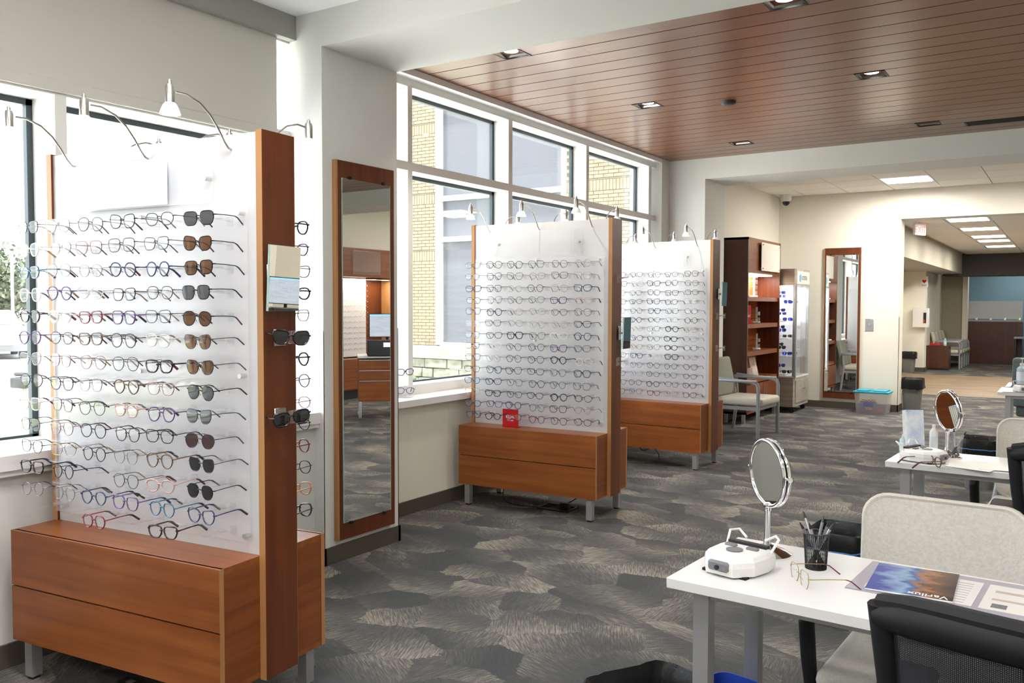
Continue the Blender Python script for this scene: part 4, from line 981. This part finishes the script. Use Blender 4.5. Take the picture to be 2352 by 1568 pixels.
def pencup(label, loc, m_, pens, r=.036, h=.105, net=True):
    t = thing('pen_cup', label, 'cup', loc)
    c = MB()
    if net:
        for k in range(40):
            a_ = 2*PI*k/40; c.tube([(r*.82*math.cos(a_), r*.82*math.sin(a_), 0), (r*math.cos(a_+.35), r*math.sin(a_+.35), h)], .0007, 3, cap=False)
            c.tube([(r*.82*math.cos(a_), r*.82*math.sin(a_), 0), (r*math.cos(a_-.35), r*math.sin(a_-.35), h)], .0007, 3, cap=False)
    else: c.lathe([(r*.82, .002), (r, h)], 24, cap=False)
    c.build('cup_wall', m_, t, kind='stuff' if net else None)
    MB().lathe([(r*.82, 0), (r*.82, .008)], 24).tube([(r*math.cos(2*PI*i/30), r*math.sin(2*PI*i/30), h) for i in range(30)], .0022, 6, closed=True, up=(0, 0, 1)).build('rim_and_base', m_ if net else m_, t)
    random.seed(int(loc[0]*1000))
    for i in range(pens):
        a_ = i*2*PI/pens+.4; b_ = a_+PI+random.uniform(-.4, .4)
        p = MB(); q0 = Vector((.6*r*math.cos(b_), .6*r*math.sin(b_), .012)); q1 = Vector((.88*r*math.cos(a_), .88*r*math.sin(a_), h)); d = (q1-q0).normalized()
        q2 = q0+d*(.138+.012*(i % 3)); p.tube([q0, q0+d*.05], .0055, 8, 0); p.tube([q0+d*.05, q2-d*.02], .0042, 8, 1); p.tube([q2-d*.02, q2], [.0045, .0015], 8, 0)
        dd = p.build('pen', [BLACK, GPLAS if i % 2 else mat('pen_silver', (.4, .4, .42), .3, .6)], None, loc, label='%s pen standing in the %s, %s round from the left' % (('black', 'dark grey')[i % 2], label.split(' on ')[0], ordn[i]), cat='pen', group='pens in the '+label.split(' on ')[0])
    return t
pencup('black wire mesh cup on the nearest table', (3.375, 2.565, TZ), BLACK, 6)
pencup('clear plastic cup on the second table', (3.50, 4.86, TZ), ACRYL, 3, .033, .10, False)
# glasses on tables
glasses((3.37, 2.40, TZ+.021), (0, .0, -.95), 'square', 'gold', 'plum', 'clear', 'thin gold wire eyeglasses lying open on the nearest white table', None)
glasses((3.44, 4.56, TZ+.021), (0, 0, 2.2), 'oval', 'brown', 'plum', 'clear', 'brown eyeglasses lying on the second white table by the device', None)
# desk mat and magazine
DM = mat('desk_mat_grey', (.36, .35, .40), .35); DP = mat('mat_print', (.70, .68, .66), .5); LB = mat('faint_print_brown', (.50, .40, .35), .6); LG = mat('faint_print_grey', (.45, .44, .46), .6)
t = thing('desk_mat', 'grey bordered desk mat with printed sheets on the nearest table', 'desk mat', (3.485, 2.425, TZ), -.055)
MB().box((0, 0, 0), (.62, .30, .003)).build('mat_base', DM, t)
for a_, b_ in ((.04, .30), (.315, .58)):
    s_ = MB().box((a_, .035, .003), (b_, .26, .0036)).build('printed_sheet', DP, t)
    g = MB()
    for k in range(9): g.box((a_+.13, .05+k*.022, .0036), (b_-.02, .056+k*.022, .004))
    g.build('print_lines', LG, s_, kind='stuff')
    MB().box((a_+.02, .19, .0036), (a_+.12, .21, .004)).box((a_+.02, .12, .0036), (a_+.11, .135, .004)).build('print_block', LB, s_)
    MB().box((a_+.025, .055, .0036), (a_+.06, .09, .004)).build('print_mark', GPLAS, s_)
def magmat():
    m, n, l, b = nt('magazine_cover')
    t = n.new('ShaderNodeTexCoord'); sp = n.new('ShaderNodeSeparateXYZ'); l.new(t.outputs['Object'], sp.inputs[0])
    z = n.new('ShaderNodeTexNoise'); z.inputs['Scale'].default_value = 9; z.inputs['Detail'].default_value = 3; mp = n.new('ShaderNodeMapping'); mp.inputs['Scale'].default_value = (1, 2.4, 1); l.new(t.outputs['Object'], mp.inputs[0]); l.new(mp.outputs[0], z.inputs['Vector'])
    ad = n.new('ShaderNodeMath'); ad.operation = 'MULTIPLY_ADD'; ad.inputs[1].default_value = 5.0; l.new(sp.outputs[0], ad.inputs[0]); l.new(z.outputs['Fac'], ad.inputs[2])
    r = n.new('ShaderNodeValToRGB'); e = r.color_ramp.elements; e[0].position = .0; e[0].color = (.06, .08, .33, 1); e[1].position = 1.0; e[1].color = (.015, .015, .02, 1)
    for p, c in ((.28, (.25, .38, .58, 1)), (.42, (.04, .12, .30, 1)), (.60, (.36, .15, .06, 1)), (.72, (.16, .07, .035, 1))):
        q = r.color_ramp.elements.new(p); q.color = c
    l.new(ad.outputs[0], r.inputs[0]); l.new(r.outputs[0], b.inputs['Base Color']); b.inputs['Roughness'].default_value = .25
    return m
t = thing('magazine', 'blue and brown glossy magazine lying upside down on the desk mat', 'magazine', (3.645, 2.565, TZ+.0045), .04)
MB().add([(-.105, -.13, 0), (.105, -.13, 0), (.105, .13, 0), (-.105, .13, 0), (-.105, -.13, .004), (.105, -.13, .004), (.105, .13, .004), (-.105, .13, .004)], [(0, 3, 2, 1), (4, 5, 6, 7), (0, 1, 5, 4), (1, 2, 6, 5), (2, 3, 7, 6), (3, 0, 4, 7)], X=T(-.01, 0, 0)).build('pages', PAPER, t)
MB().box((-.115, -.13, .004), (.095, .13, .0046)).build('cover', magmat(), t)
textmesh('Varilux', .034, 'lettering', WT, t, (.035, -.112, .0048), (0, 0, PI), .0002)
# second table papers, brochures, bottles
for i, (x, y, r_, lab) in enumerate(((3.62, 4.72, .1, 'white sheet of paper lying on the second table, farther back'), (3.60, 4.60, -.25, 'white sheet of paper near the front edge of the second table'), (3.72, 4.63, .12, 'white paper sheet on the second table toward the right'))):
    MB().box((-.10, -.075, 0), (.10, .075, .0015)).build('paper_sheet', PAPER, loc=(x, y, TZ+.0002+.002*i), rz=r_, label=lab, cat='paper')
t = thing('brochure_holder', 'upright holder of blue and white leaflets on the second table', 'brochure', (3.315, 4.82, TZ), .5)
X = Rx(-.16) @ T(0, 0, .05)
for k in range(5): MB().box((-.042, -.032+k*.013, 0), (.042, -.024+k*.013, .18), 0, X).build('leaflet', PAPER if k else noisecol('leaflet_print', (.45, .55, .72), (.85, .86, .88), 12, .5), t)
MB().box((-.0425, -.0325, .1795), (.0425, .0295, .181), 0, X @ T(0, 0, .0015)).build('leaflet_top', mat('leaflet_blue', (.12, .22, .42), .5), t)
MB().rbox((-.048, -.045, 0), (.048, .045, .06), .003, 1).build('holder_box', ACRYL, t)
def bottle(label, loc, r, h, body, capm, pump=False):
    t = thing('pump_bottle' if pump else 'small_bottle', label, 'bottle', loc)
    MB().lathe([(r, 0), (r*1.02, .01), (r, h*.75), (r*.5, h*.86), (r*.35, h*.9)], 18).build('bottle_body', body, t)
    if pump:
        MB().lathe([(r*.45, h*.9), (r*.45, h*1.0)], 14).tube([(0, 0, h), (0, 0, h*1.2), (r*.9, 0, h*1.21)], .004, 6).rbox((-.012, -.008, h*1.19), (.03, .008, h*1.24), .003, 1).build('pump_head', capm, t)
    else: MB().lathe([(r*.4, h*.88), (r*.4, h)], 12).build('bottle_cap', capm, t)
    MB().lathe([(r*1.03, h*.18), (r*1.03, h*.6)], 18, cap=False).build('bottle_label', mat('bottle_label_print', (.70, .76, .82), .5), t)
BLQ = mat('pale_blue_plastic', (.55, .68, .74), .25, trans=.2)
bottle('small white capped spray bottle behind the second table mirror', (3.39, 4.93, TZ), .020, .15, WPLAS, WPLAS)
bottle('small clear bottle beside the leaflets on the second table', (3.26, 4.83, TZ), .018, .10, BLQ, WPLAS)
bottle('pale blue lens cleaner bottle on the second table', (3.30, 4.85, TZ), .017, .12, BLQ, BLQ)
bottle('clear pump sanitizer bottle on the third table', (3.60, 9.04, TZ+.064), .042, .19, BLQ, WPLAS, True)
t = MB().box((-.17, -.13, 0), (.17, .13, .0035)).build('desk_mat', DM, loc=(3.63, 8.99, TZ), label='grey mat under the device on the third table', cat='desk mat')

# ------------------------------------------------------------------ bins
def bin_(label, loc, hx, hy, h, liner=True, col=None, rz=0, group='waste bins', tie=False):
    t = thing('waste_bin', label, 'waste bin', loc, rz, group)
    def loop(hx, hy, z, amp=0, sd=0, n=48):
        out = []
        for i in range(n):
            a_ = 2*PI*i/n; c, s = math.cos(a_), math.sin(a_)
            x = hx*abs(c)**.45*(1 if c > 0 else -1); y = hy*abs(s)**.45*(1 if s > 0 else -1)
            k = 1+amp*abs(noise.noise(Vector((x*40+sd, y*40, z*30))))
            out.append((x*k, y*k, z+amp*.12*noise.noise(Vector((x*30, y*30, sd+z*9)))))
        return out
    def loft(m, loops, mi=0):
        n = len(loops[0]); vs = [p for l_ in loops for p in l_]
        m.add(vs, [(i*n+k, i*n+(k+1) % n, (i+1)*n+(k+1) % n, (i+1)*n+k) for i in range(len(loops)-1) for k in range(n)], mi, True)
    m = MB(); loft(m, [loop(hx*.78, hy*.78, 0), loop(hx, hy, h), loop(hx*1.03, hy*1.03, h), loop(hx*1.03, hy*1.03, h-.015)]); n = 48
    m.add(loop(hx*.78, hy*.78, .001), [list(range(n))[::-1]]); m.build('bin_body', col or mat('bin_plastic', (.16, .16, .15), .5), t)
    if liner:
        b = MB(); L = [loop(hx*.62, hy*.62, .03, .04, 3)]
        for z in (.3, .55, .8, .93): L.append(loop(hx*(.66+.2*z), hy*(.66+.2*z), h*z, .12, 3+z))
        L += [loop(hx*1.02, hy*1.02, h+.012, .06, 6), loop(hx*1.07, hy*1.07, h+.004, .05, 7), loop(hx*1.09, hy*1.09, h-.04, .09, 8), loop(hx*1.09, hy*1.09, h-.09, .12, 9), loop(hx*1.08, hy*1.08, h-.14, .14, 10)]
        loft(b, L); b.add(loop(hx*.62, hy*.62, .03, .04, 3), [list(range(n))]); b.build('bin_liner', BAG, t)
    if tie:
        b = MB(); l_ = loop(hx*1.12, hy*1.12, h-.07, .04, 9); b.tube(l_, .004, 5, closed=True, up=(0, 0, 1)); b.build('liner_tie', mat('blue_tie', (.05, .2, .55), .4), t)
BAG = mat('black_bag', (.010, .010, .011), .38, spec=.25, bump=.6, bscale=60)
bin_('black-bagged waste bin under the nearest table', (2.965, 2.30, 0), .12, .16, .385, rz=-.5)
bin_('blue recycling bin under the nearest table', (3.12, 2.55, 0), .08, .10, .33, False, mat('blue_bin', (.02, .06, .40), .4), rz=-.2)
bin_('black-bagged waste bin between the first and second tables', (3.07, 4.30, 0), .12, .14, .43, tie=True)
bin_('black-bagged waste bin beyond the second table', (3.35, 8.15, 0), .13, .15, .40, tie=True)
bin_('grey waste bin with black liner beside the doorway jamb', (2.02, 13.75, 0), .14, .16, .45)
bin_('grey waste bin with black liner below the wall box', (.80, 22.5-.9, 0), .16, .16, .46)

# ------------------------------------------------------------------ storage tub
t = thing('storage_tub', 'clear plastic storage tub with teal lid under the wall mirror', 'storage tub', (1.62, 13.02, 0), -.03)
TUB = glassy('tub_plastic', (.85, .88, .88), rough=.25, white=.25)
m = MB(); a_, b_, h = .22, .16, .29; lo = .88
vs = [(-a_*lo, -b_*lo, 0), (a_*lo, -b_*lo, 0), (a_*lo, b_*lo, 0), (-a_*lo, b_*lo, 0), (-a_, -b_, h), (a_, -b_, h), (a_, b_, h), (-a_, b_, h)]
m.add(vs, [(0, 3, 2, 1), (0, 1, 5, 4), (1, 2, 6, 5), (2, 3, 7, 6), (3, 0, 4, 7)]); m.build('tub_body', TUB, t)
TEAL = mat('teal_lid', (.02, .33, .43), .4)
m = MB(); m.rbox((-.235, -.175, .285), (.235, .175, .312), .01, 2); m.rbox((-.2, -.14, .31), (-.03, .14, .33), .008, 1); m.rbox((.03, -.14, .31), (.2, .14, .33), .008, 1); m.rbox((-.05, -.05, .31), (.05, .05, .325), .006, 1); m.build('tub_lid', TEAL, t)
t2 = t
LBX = mat('tub_label_blue', (.05, .12, .45), .5); LBY = mat('tub_label_yellow', (.75, .48, .05), .5)
MB().rbox((-.15, -.1, .004), (.04, .09, .17), .01, 1).build('packed_box', LBX, loc=(1.61, 13.03, .004), label='blue printed box packed inside the clear storage tub', cat='box')
MB().rbox((-.06, -.09, 0), (.09, .05, .05), .01, 1).build('packed_bundle', mat('rust_cloth', (.42, .10, .05), .8), loc=(1.69, 12.99, .006), label='rust red bundle at the bottom of the storage tub', cat='bundle')
textmesh('SCHOOL', .055, 'lettering', LBY, t, (-.04, -.156, .19), (PI/2-.07, 0, 0)); textmesh('EYES', .06, 'lettering', LBX, t, (-.03, -.152, .125), (PI/2-.07, 0, 0)); textmesh('2020', .05, 'lettering', LBY, t, (-.03, -.149, .07), (PI/2-.07, 0, 0))
t = thing('wall_plate', 'square metal wall plate with a round button right of the wall mirror', 'wall plate', (1.50, YF-.001, 1.24))
MB().rbox((-.058, -.006, -.09), (.058, 0, .09), .003, 1).build('plate', ALU, t); MB().lathe([(.022, 0), (.02, .006)], 18, 0, T(0, -.006, 0) @ Rx(PI/2)).build('button', CHROME, t)
struct('trim_6', MB().box((1.86, YF-.006, .1), (1.899, YF, 1.36)).box((1.893, YF-.006, .1), (1.899, YF+.05, 1.36)), WALLC)

# ------------------------------------------------------------------ waiting room
t = thing('exit_sign', 'red lit exit sign hanging below the waiting room ceiling', 'sign', (1.95, 14.6, 2.80), 1.18)
MB().rbox((-.15, -.02, -.20), (.15, .02, -.02), .006, 1).tube([(0, 0, -.02), (0, 0, 0)], .01, 6).build('sign_box', WPLAS, t)
textmesh('EXIT', .15, 'lettering', mat('exit_red', (.8, .03, .02), .5, emit=(1, .06, .03), es=1.2), t, (0, -.022, -.12), (PI/2, 0, 0))
t = thing('defibrillator_sign', 'small white sign with a red heart on the waiting room wall', 'sign', (1.06, 21.89, 2.08))
MB().box((-.08, -.006, -.12), (.08, 0, .12)).build('sign_plate', WPLAS, t); textmesh('AED', .06, 'lettering', BLACK, t, (0, -.008, -.08), (PI/2, 0, 0))
MB().prism([(0, -.045), (.045, .0), (.04, .03), (.02, .035), (0, .02), (-.02, .035), (-.04, .03), (-.045, 0)], 0, .003, 0, T(0, -.008, .01) @ Rx(PI/2)).build('heart_mark', RED, t)
t = thing('defibrillator_cabinet', 'white wall cabinet with a dark window in the waiting room', 'wall cabinet', (1.02, 21.88, 1.25))
MB().rbox((-.17, -.16, -.22), (.17, 0, .22), .01, 1).build('cabinet_box', WPLAS, t); MB().box((.06, -.164, -.12), (.12, -.16, .12)).build('cabinet_window', BLACK, t); MB().box((.065, -.166, -.1), (.1, -.163, -.04)).build('status_mark', RED, t)
struct('baseboard_waiting', MB().box((.58, 13.6, 0), (.6, 21.9, .1)).box((.6, 21.88, 0), (1.1, 21.9, .1)).box((1.09, 21.88, 0), (1.11, 22.2, .1)), BASE)
t = thing('side_table', 'small dark wood side cabinet with red packets on it in the waiting room', 'side table', (1.26, 23.0, 0))
MB().box((-.24, -.22, .03), (.24, .22, .55)).build('cabinet_body', WDARK, t); MB().box((-.25, -.23, .55), (.25, .23, .575)).build('cabinet_top', WDARK, t); MB().box((-.235, -.232, .05), (.235, -.22, .54)).build('cabinet_door', WDARK, t); MB().box((-.2, -.2, 0), (.2, .2, .03)).build('plinth', BLACK, t)
for i, dx in enumerate((-.15, -.06, .03)): MB().rbox((-.035, -.05, 0), (.035, .05, .06), .006, 1).build('red_packet', RED, loc=(1.26+dx, 22.93, .576), label='red packet on the waiting room side cabinet, %s from left' % ordn[i], cat='packet', group='red packets')
bottle('clear bottle on the waiting room side cabinet', (1.40, 22.95, .576), .035, .18, BLQ, WPLAS)
wc = []
for i in range(4):
    armchair('%s of four grey-framed waiting chairs, counted from the side cabinet' % ordn[i], (1.33, 23.45+.05+i*.60-.0, 0) if 0 else (1.40+.0*i, 23.62+i*.56, 0), 0, CREAMF, CREAMF, GREYM, .46, 'waiting room chairs', 'waiting_chair')
DC = WDARK
t = thing('reception_counter', 'dark wood reception counter with a clear screen in the waiting room', 'counter', (1.5, 25.9, 0))
MB().box((-.1, 0, 0), (1.35, .5, 1.12)).build('counter_front', DC, t); MB().box((-.13, -.03, 1.12), (1.4, .55, 1.16)).build('counter_top', GREYM, t)
MB().box((-.1, .1, 1.19), (1.35, .108, 1.66)).build('clear_screen', glassy('hazy_screen', (.9, .9, .9), rough=.3, white=.55), t)
for k in range(5): MB().rbox((-.06+k*.33, .07, 1.16), (.0+k*.33, .14, 1.22), .004, 1).build('screen_clamp', METAL, t)
t = thing('desk', 'small dark desk behind the reception counter at the right edge', 'desk', (3.1, 25.6, 0)); MB().box((-.4, -.25, .70), (.5, .25, .74)).build('desk_top', GREYM, t)
for x in (-.37, .47): MB().box((x-.02, -.2, 0), (x+.02, .2, .70)).build('desk_leg', BLACK, t)
t = thing('office_chair', 'black chair at the desk near the blue wall', 'chair', (3.3, 25.1, 0)); MB().rbox((-.22, -.22, .42), (.22, .22, .49), .03, 2).build('seat', BLACK, t); MB().rbox((-.22, -.24, .5), (.22, -.19, .92), .03, 2).build('backrest', BLACK, t)
for s in (-1, 1): MB().tube([(s*.2, .2, 0), (s*.2, .2, .44), (s*.2, -.2, .44), (s*.22, -.24, 0)], .012, 6).build('leg', CHROME, t)
t = thing('lounge_chair', 'grey-green high-backed lounge chair at the right edge before the doorway', 'chair', (3.75, 11.2, 0), 0)
TEALF = fabric('teal_grey_fabric', (.13, .17, .17), (.20, .25, .25), 120)
MB().rbox((-.32, -.36, .42), (.40, -.24, .95), .03, 3).build('backrest', TEALF, t); MB().rbox((-.28, -.28, .30), (.36, .32, .44), .03, 2).build('seat', TEALF, t)
for s in (-.36, .44): MB().box((s-.02, -.34, 0), (s+.02, -.30, .62)).box((s-.02, .28, 0), (s+.02, .32, .62)).box((s-.025, -.34, .60), (s+.025, .32, .63)).build('arm_frame', GREYM, t)

# ------------------------------------------------------------------ right side of the room (seen in the mirrors)
t = thing('wall_cabinet_unit', 'cherry wood built-in eyewear cabinet on the right wall, seen in the mirror', 'cabinet', (6.55, 9.8, 0))
W_ = 2.0
MB().box((.05, 0, 0), (.44, W_, .15)).build('toe_kick', BLACK, t); MB().box((0, 0, .15), (.44, W_, .64)).build('base_cabinet', WY, t)
MB().box((0, 0, 1.96), (.44, W_, 2.42)).build('header_box', WY, t); MB().box((.40, .0, .64), (.44, 1.75, 1.96)).build('back_panel', WZ, t)
MB().box((.0, 1.5, .64), (.44, 1.56, 1.96)).build('divider', WEDGE, t); MB().box((.30, .05, .66), (.34, 1.0, 1.96)).build('display_board', PANEL, t)
MB().box((-.03, .35, 2.0), (-.025, 1.0, 2.38)).build('clear_sign', ACRYL, t)
for y in (.5, 1.0, 1.5):
    d = MB().box((-.012, y-.49, .17), (0, y-.01, .62)).build('cabinet_door', WY, t); MB().tube([(-.012, y-.06, .35), (-.035, y-.06, .35), (-.035, y-.06, .5), (-.012, y-.06, .5)], .005, 6).build('door_handle', METAL, d)
g = MB(); random.seed(44)
for r in range(13):
    for c in range(7):
        y = .12+c*.13; z = .78+r*.088
        for s in (-.03, .03): g.tube([(.22, y+s+.024*math.cos(2*PI*i/8), z+.018*math.sin(2*PI*i/8)) for i in range(8)], .0016, 3, closed=True, up=(1, 0, 0))
        g.tube([(.22, y-.055, z+.01), (.33, y-.055, z+.01)], .0015, 3); g.tube([(.22, y+.055, z+.01), (.33, y+.055, z+.01)], .0015, 3)
g.build('hanging_frames', FCOL['rose'][1], t, kind='stuff')
area('cabinet_light', (6.72, 10.6, 1.93), .12, 1.2, 10, (1, .85, .7), (0, 0, 0))
t = thing('computer_desk', 'small white desk over a cherry drawer pedestal, seen in the mirror', 'desk', (4.75, 8.95, 0), -.78)
MB().rbox((-.41, -.28, .80), (.41, .28, .83), .004, 1).build('desk_top', WHITE, t); MB().box((-.05, -.25, .22), (.40, .25, .78)).build('pedestal', WX, t)
for z in (.24, .52, .66): MB().box((-.05, -.265, z), (.40, -.25, z+(.26 if z < .3 else .12))).build('drawer_front', WX, t); MB().box((-.04, -.275, z+(.25 if z < .3 else .11)), (.39, -.265, z+(.26 if z < .3 else .12))).build('drawer_pull', METAL, t)
for x in (-.37, .38): MB().box((x-.02, -.25, 0), (x+.02, -.21, .80 if x < 0 else .22)).box((x-.02, .21, 0), (x+.02, .25, .80 if x < 0 else .22)).box((x-.02, -.25, 0), (x+.02, .25, .03)).build('leg', ALU, t)
def screenmat():
    m, n, l, b = nt('monitor_screen'); t = n.new('ShaderNodeTexCoord'); br = n.new('ShaderNodeTexBrick'); br.inputs['Scale'].default_value = 1
    mp = n.new('ShaderNodeMapping'); mp.inputs['Rotation'].default_value = (PI/2, 0, 0); l.new(t.outputs['Object'], mp.inputs[0])
    br.inputs['Brick Width'].default_value = .09; br.inputs['Row Height'].default_value = .014; br.inputs['Mortar Size'].default_value = .002
    br.inputs['Color1'].default_value = (.78, .86, .98, 1); br.inputs['Color2'].default_value = (.62, .70, .86, 1); br.inputs['Mortar'].default_value = (.9, .95, 1, 1); l.new(mp.outputs[0], br.inputs['Vector'])
    l.new(br.outputs[0], b.inputs['Emission Color']); b.inputs['Emission Strength'].default_value = .38; b.inputs['Base Color'].default_value = (.02, .02, .02, 1); return m
t = thing('computer_monitor', 'computer monitor showing a pale list on the desk, seen in the mirrors', 'monitor', (4.75, 8.95, .831), -.78)
MB().rbox((-.25, -.02, .24), (.25, .02, .56), .006, 1).build('monitor_case', BLACK, t); MB().box((-.24, -.0225, .25), (.24, -.0205, .55)).build('screen', screenmat(), t); MB().box((-.24, -.0235, .535), (.24, -.0226, .55)).build('title_bar', mat('title_bar_blue', (.1, .3, .7), .5, emit=(.2, .5, 1), es=.8), t)
MB().rbox((-.12, .02, 0), (.12, .2, .015), .004, 1).tube([(0, .06, .01), (0, .05, .3)], .02, 8).build('monitor_stand', BLACK, t)
t = thing('office_printer', 'black desktop printer below the monitor, seen in the mirrors', 'printer', (4.66, 8.74, .831), -.78)
MB().rbox((-.2, -.12, 0), (.2, .08, .21), .01, 1).build('printer_body', BLACK, t); MB().box((-.12, -.123, .12), (-.01, -.1195, .18)).build('printer_display', mat('printer_lcd', (.6, .62, .72), .4, emit=(.7, .72, .85), es=.5), t); MB().lathe([(.016, 0), (.016, .005)], 14, 0, T(-.155, -.12, .09) @ Rx(PI/2)).build('printer_button', WHITE, t)
t = thing('credenza', 'dark wood credenza against the right wall, seen in the small mirror', 'cabinet', (6.55, 7.2, 0))
MB().box((0, 0, .1), (.44, 1.9, 1.9)).build('cabinet_body', WDARK, t); MB().box((-.02, -.02, 1.9), (.44, 1.92, 1.94)).build('cabinet_top', BLACK, t); MB().box((.02, .02, 0), (.44, 1.88, .1)).build('plinth', BLACK, t)
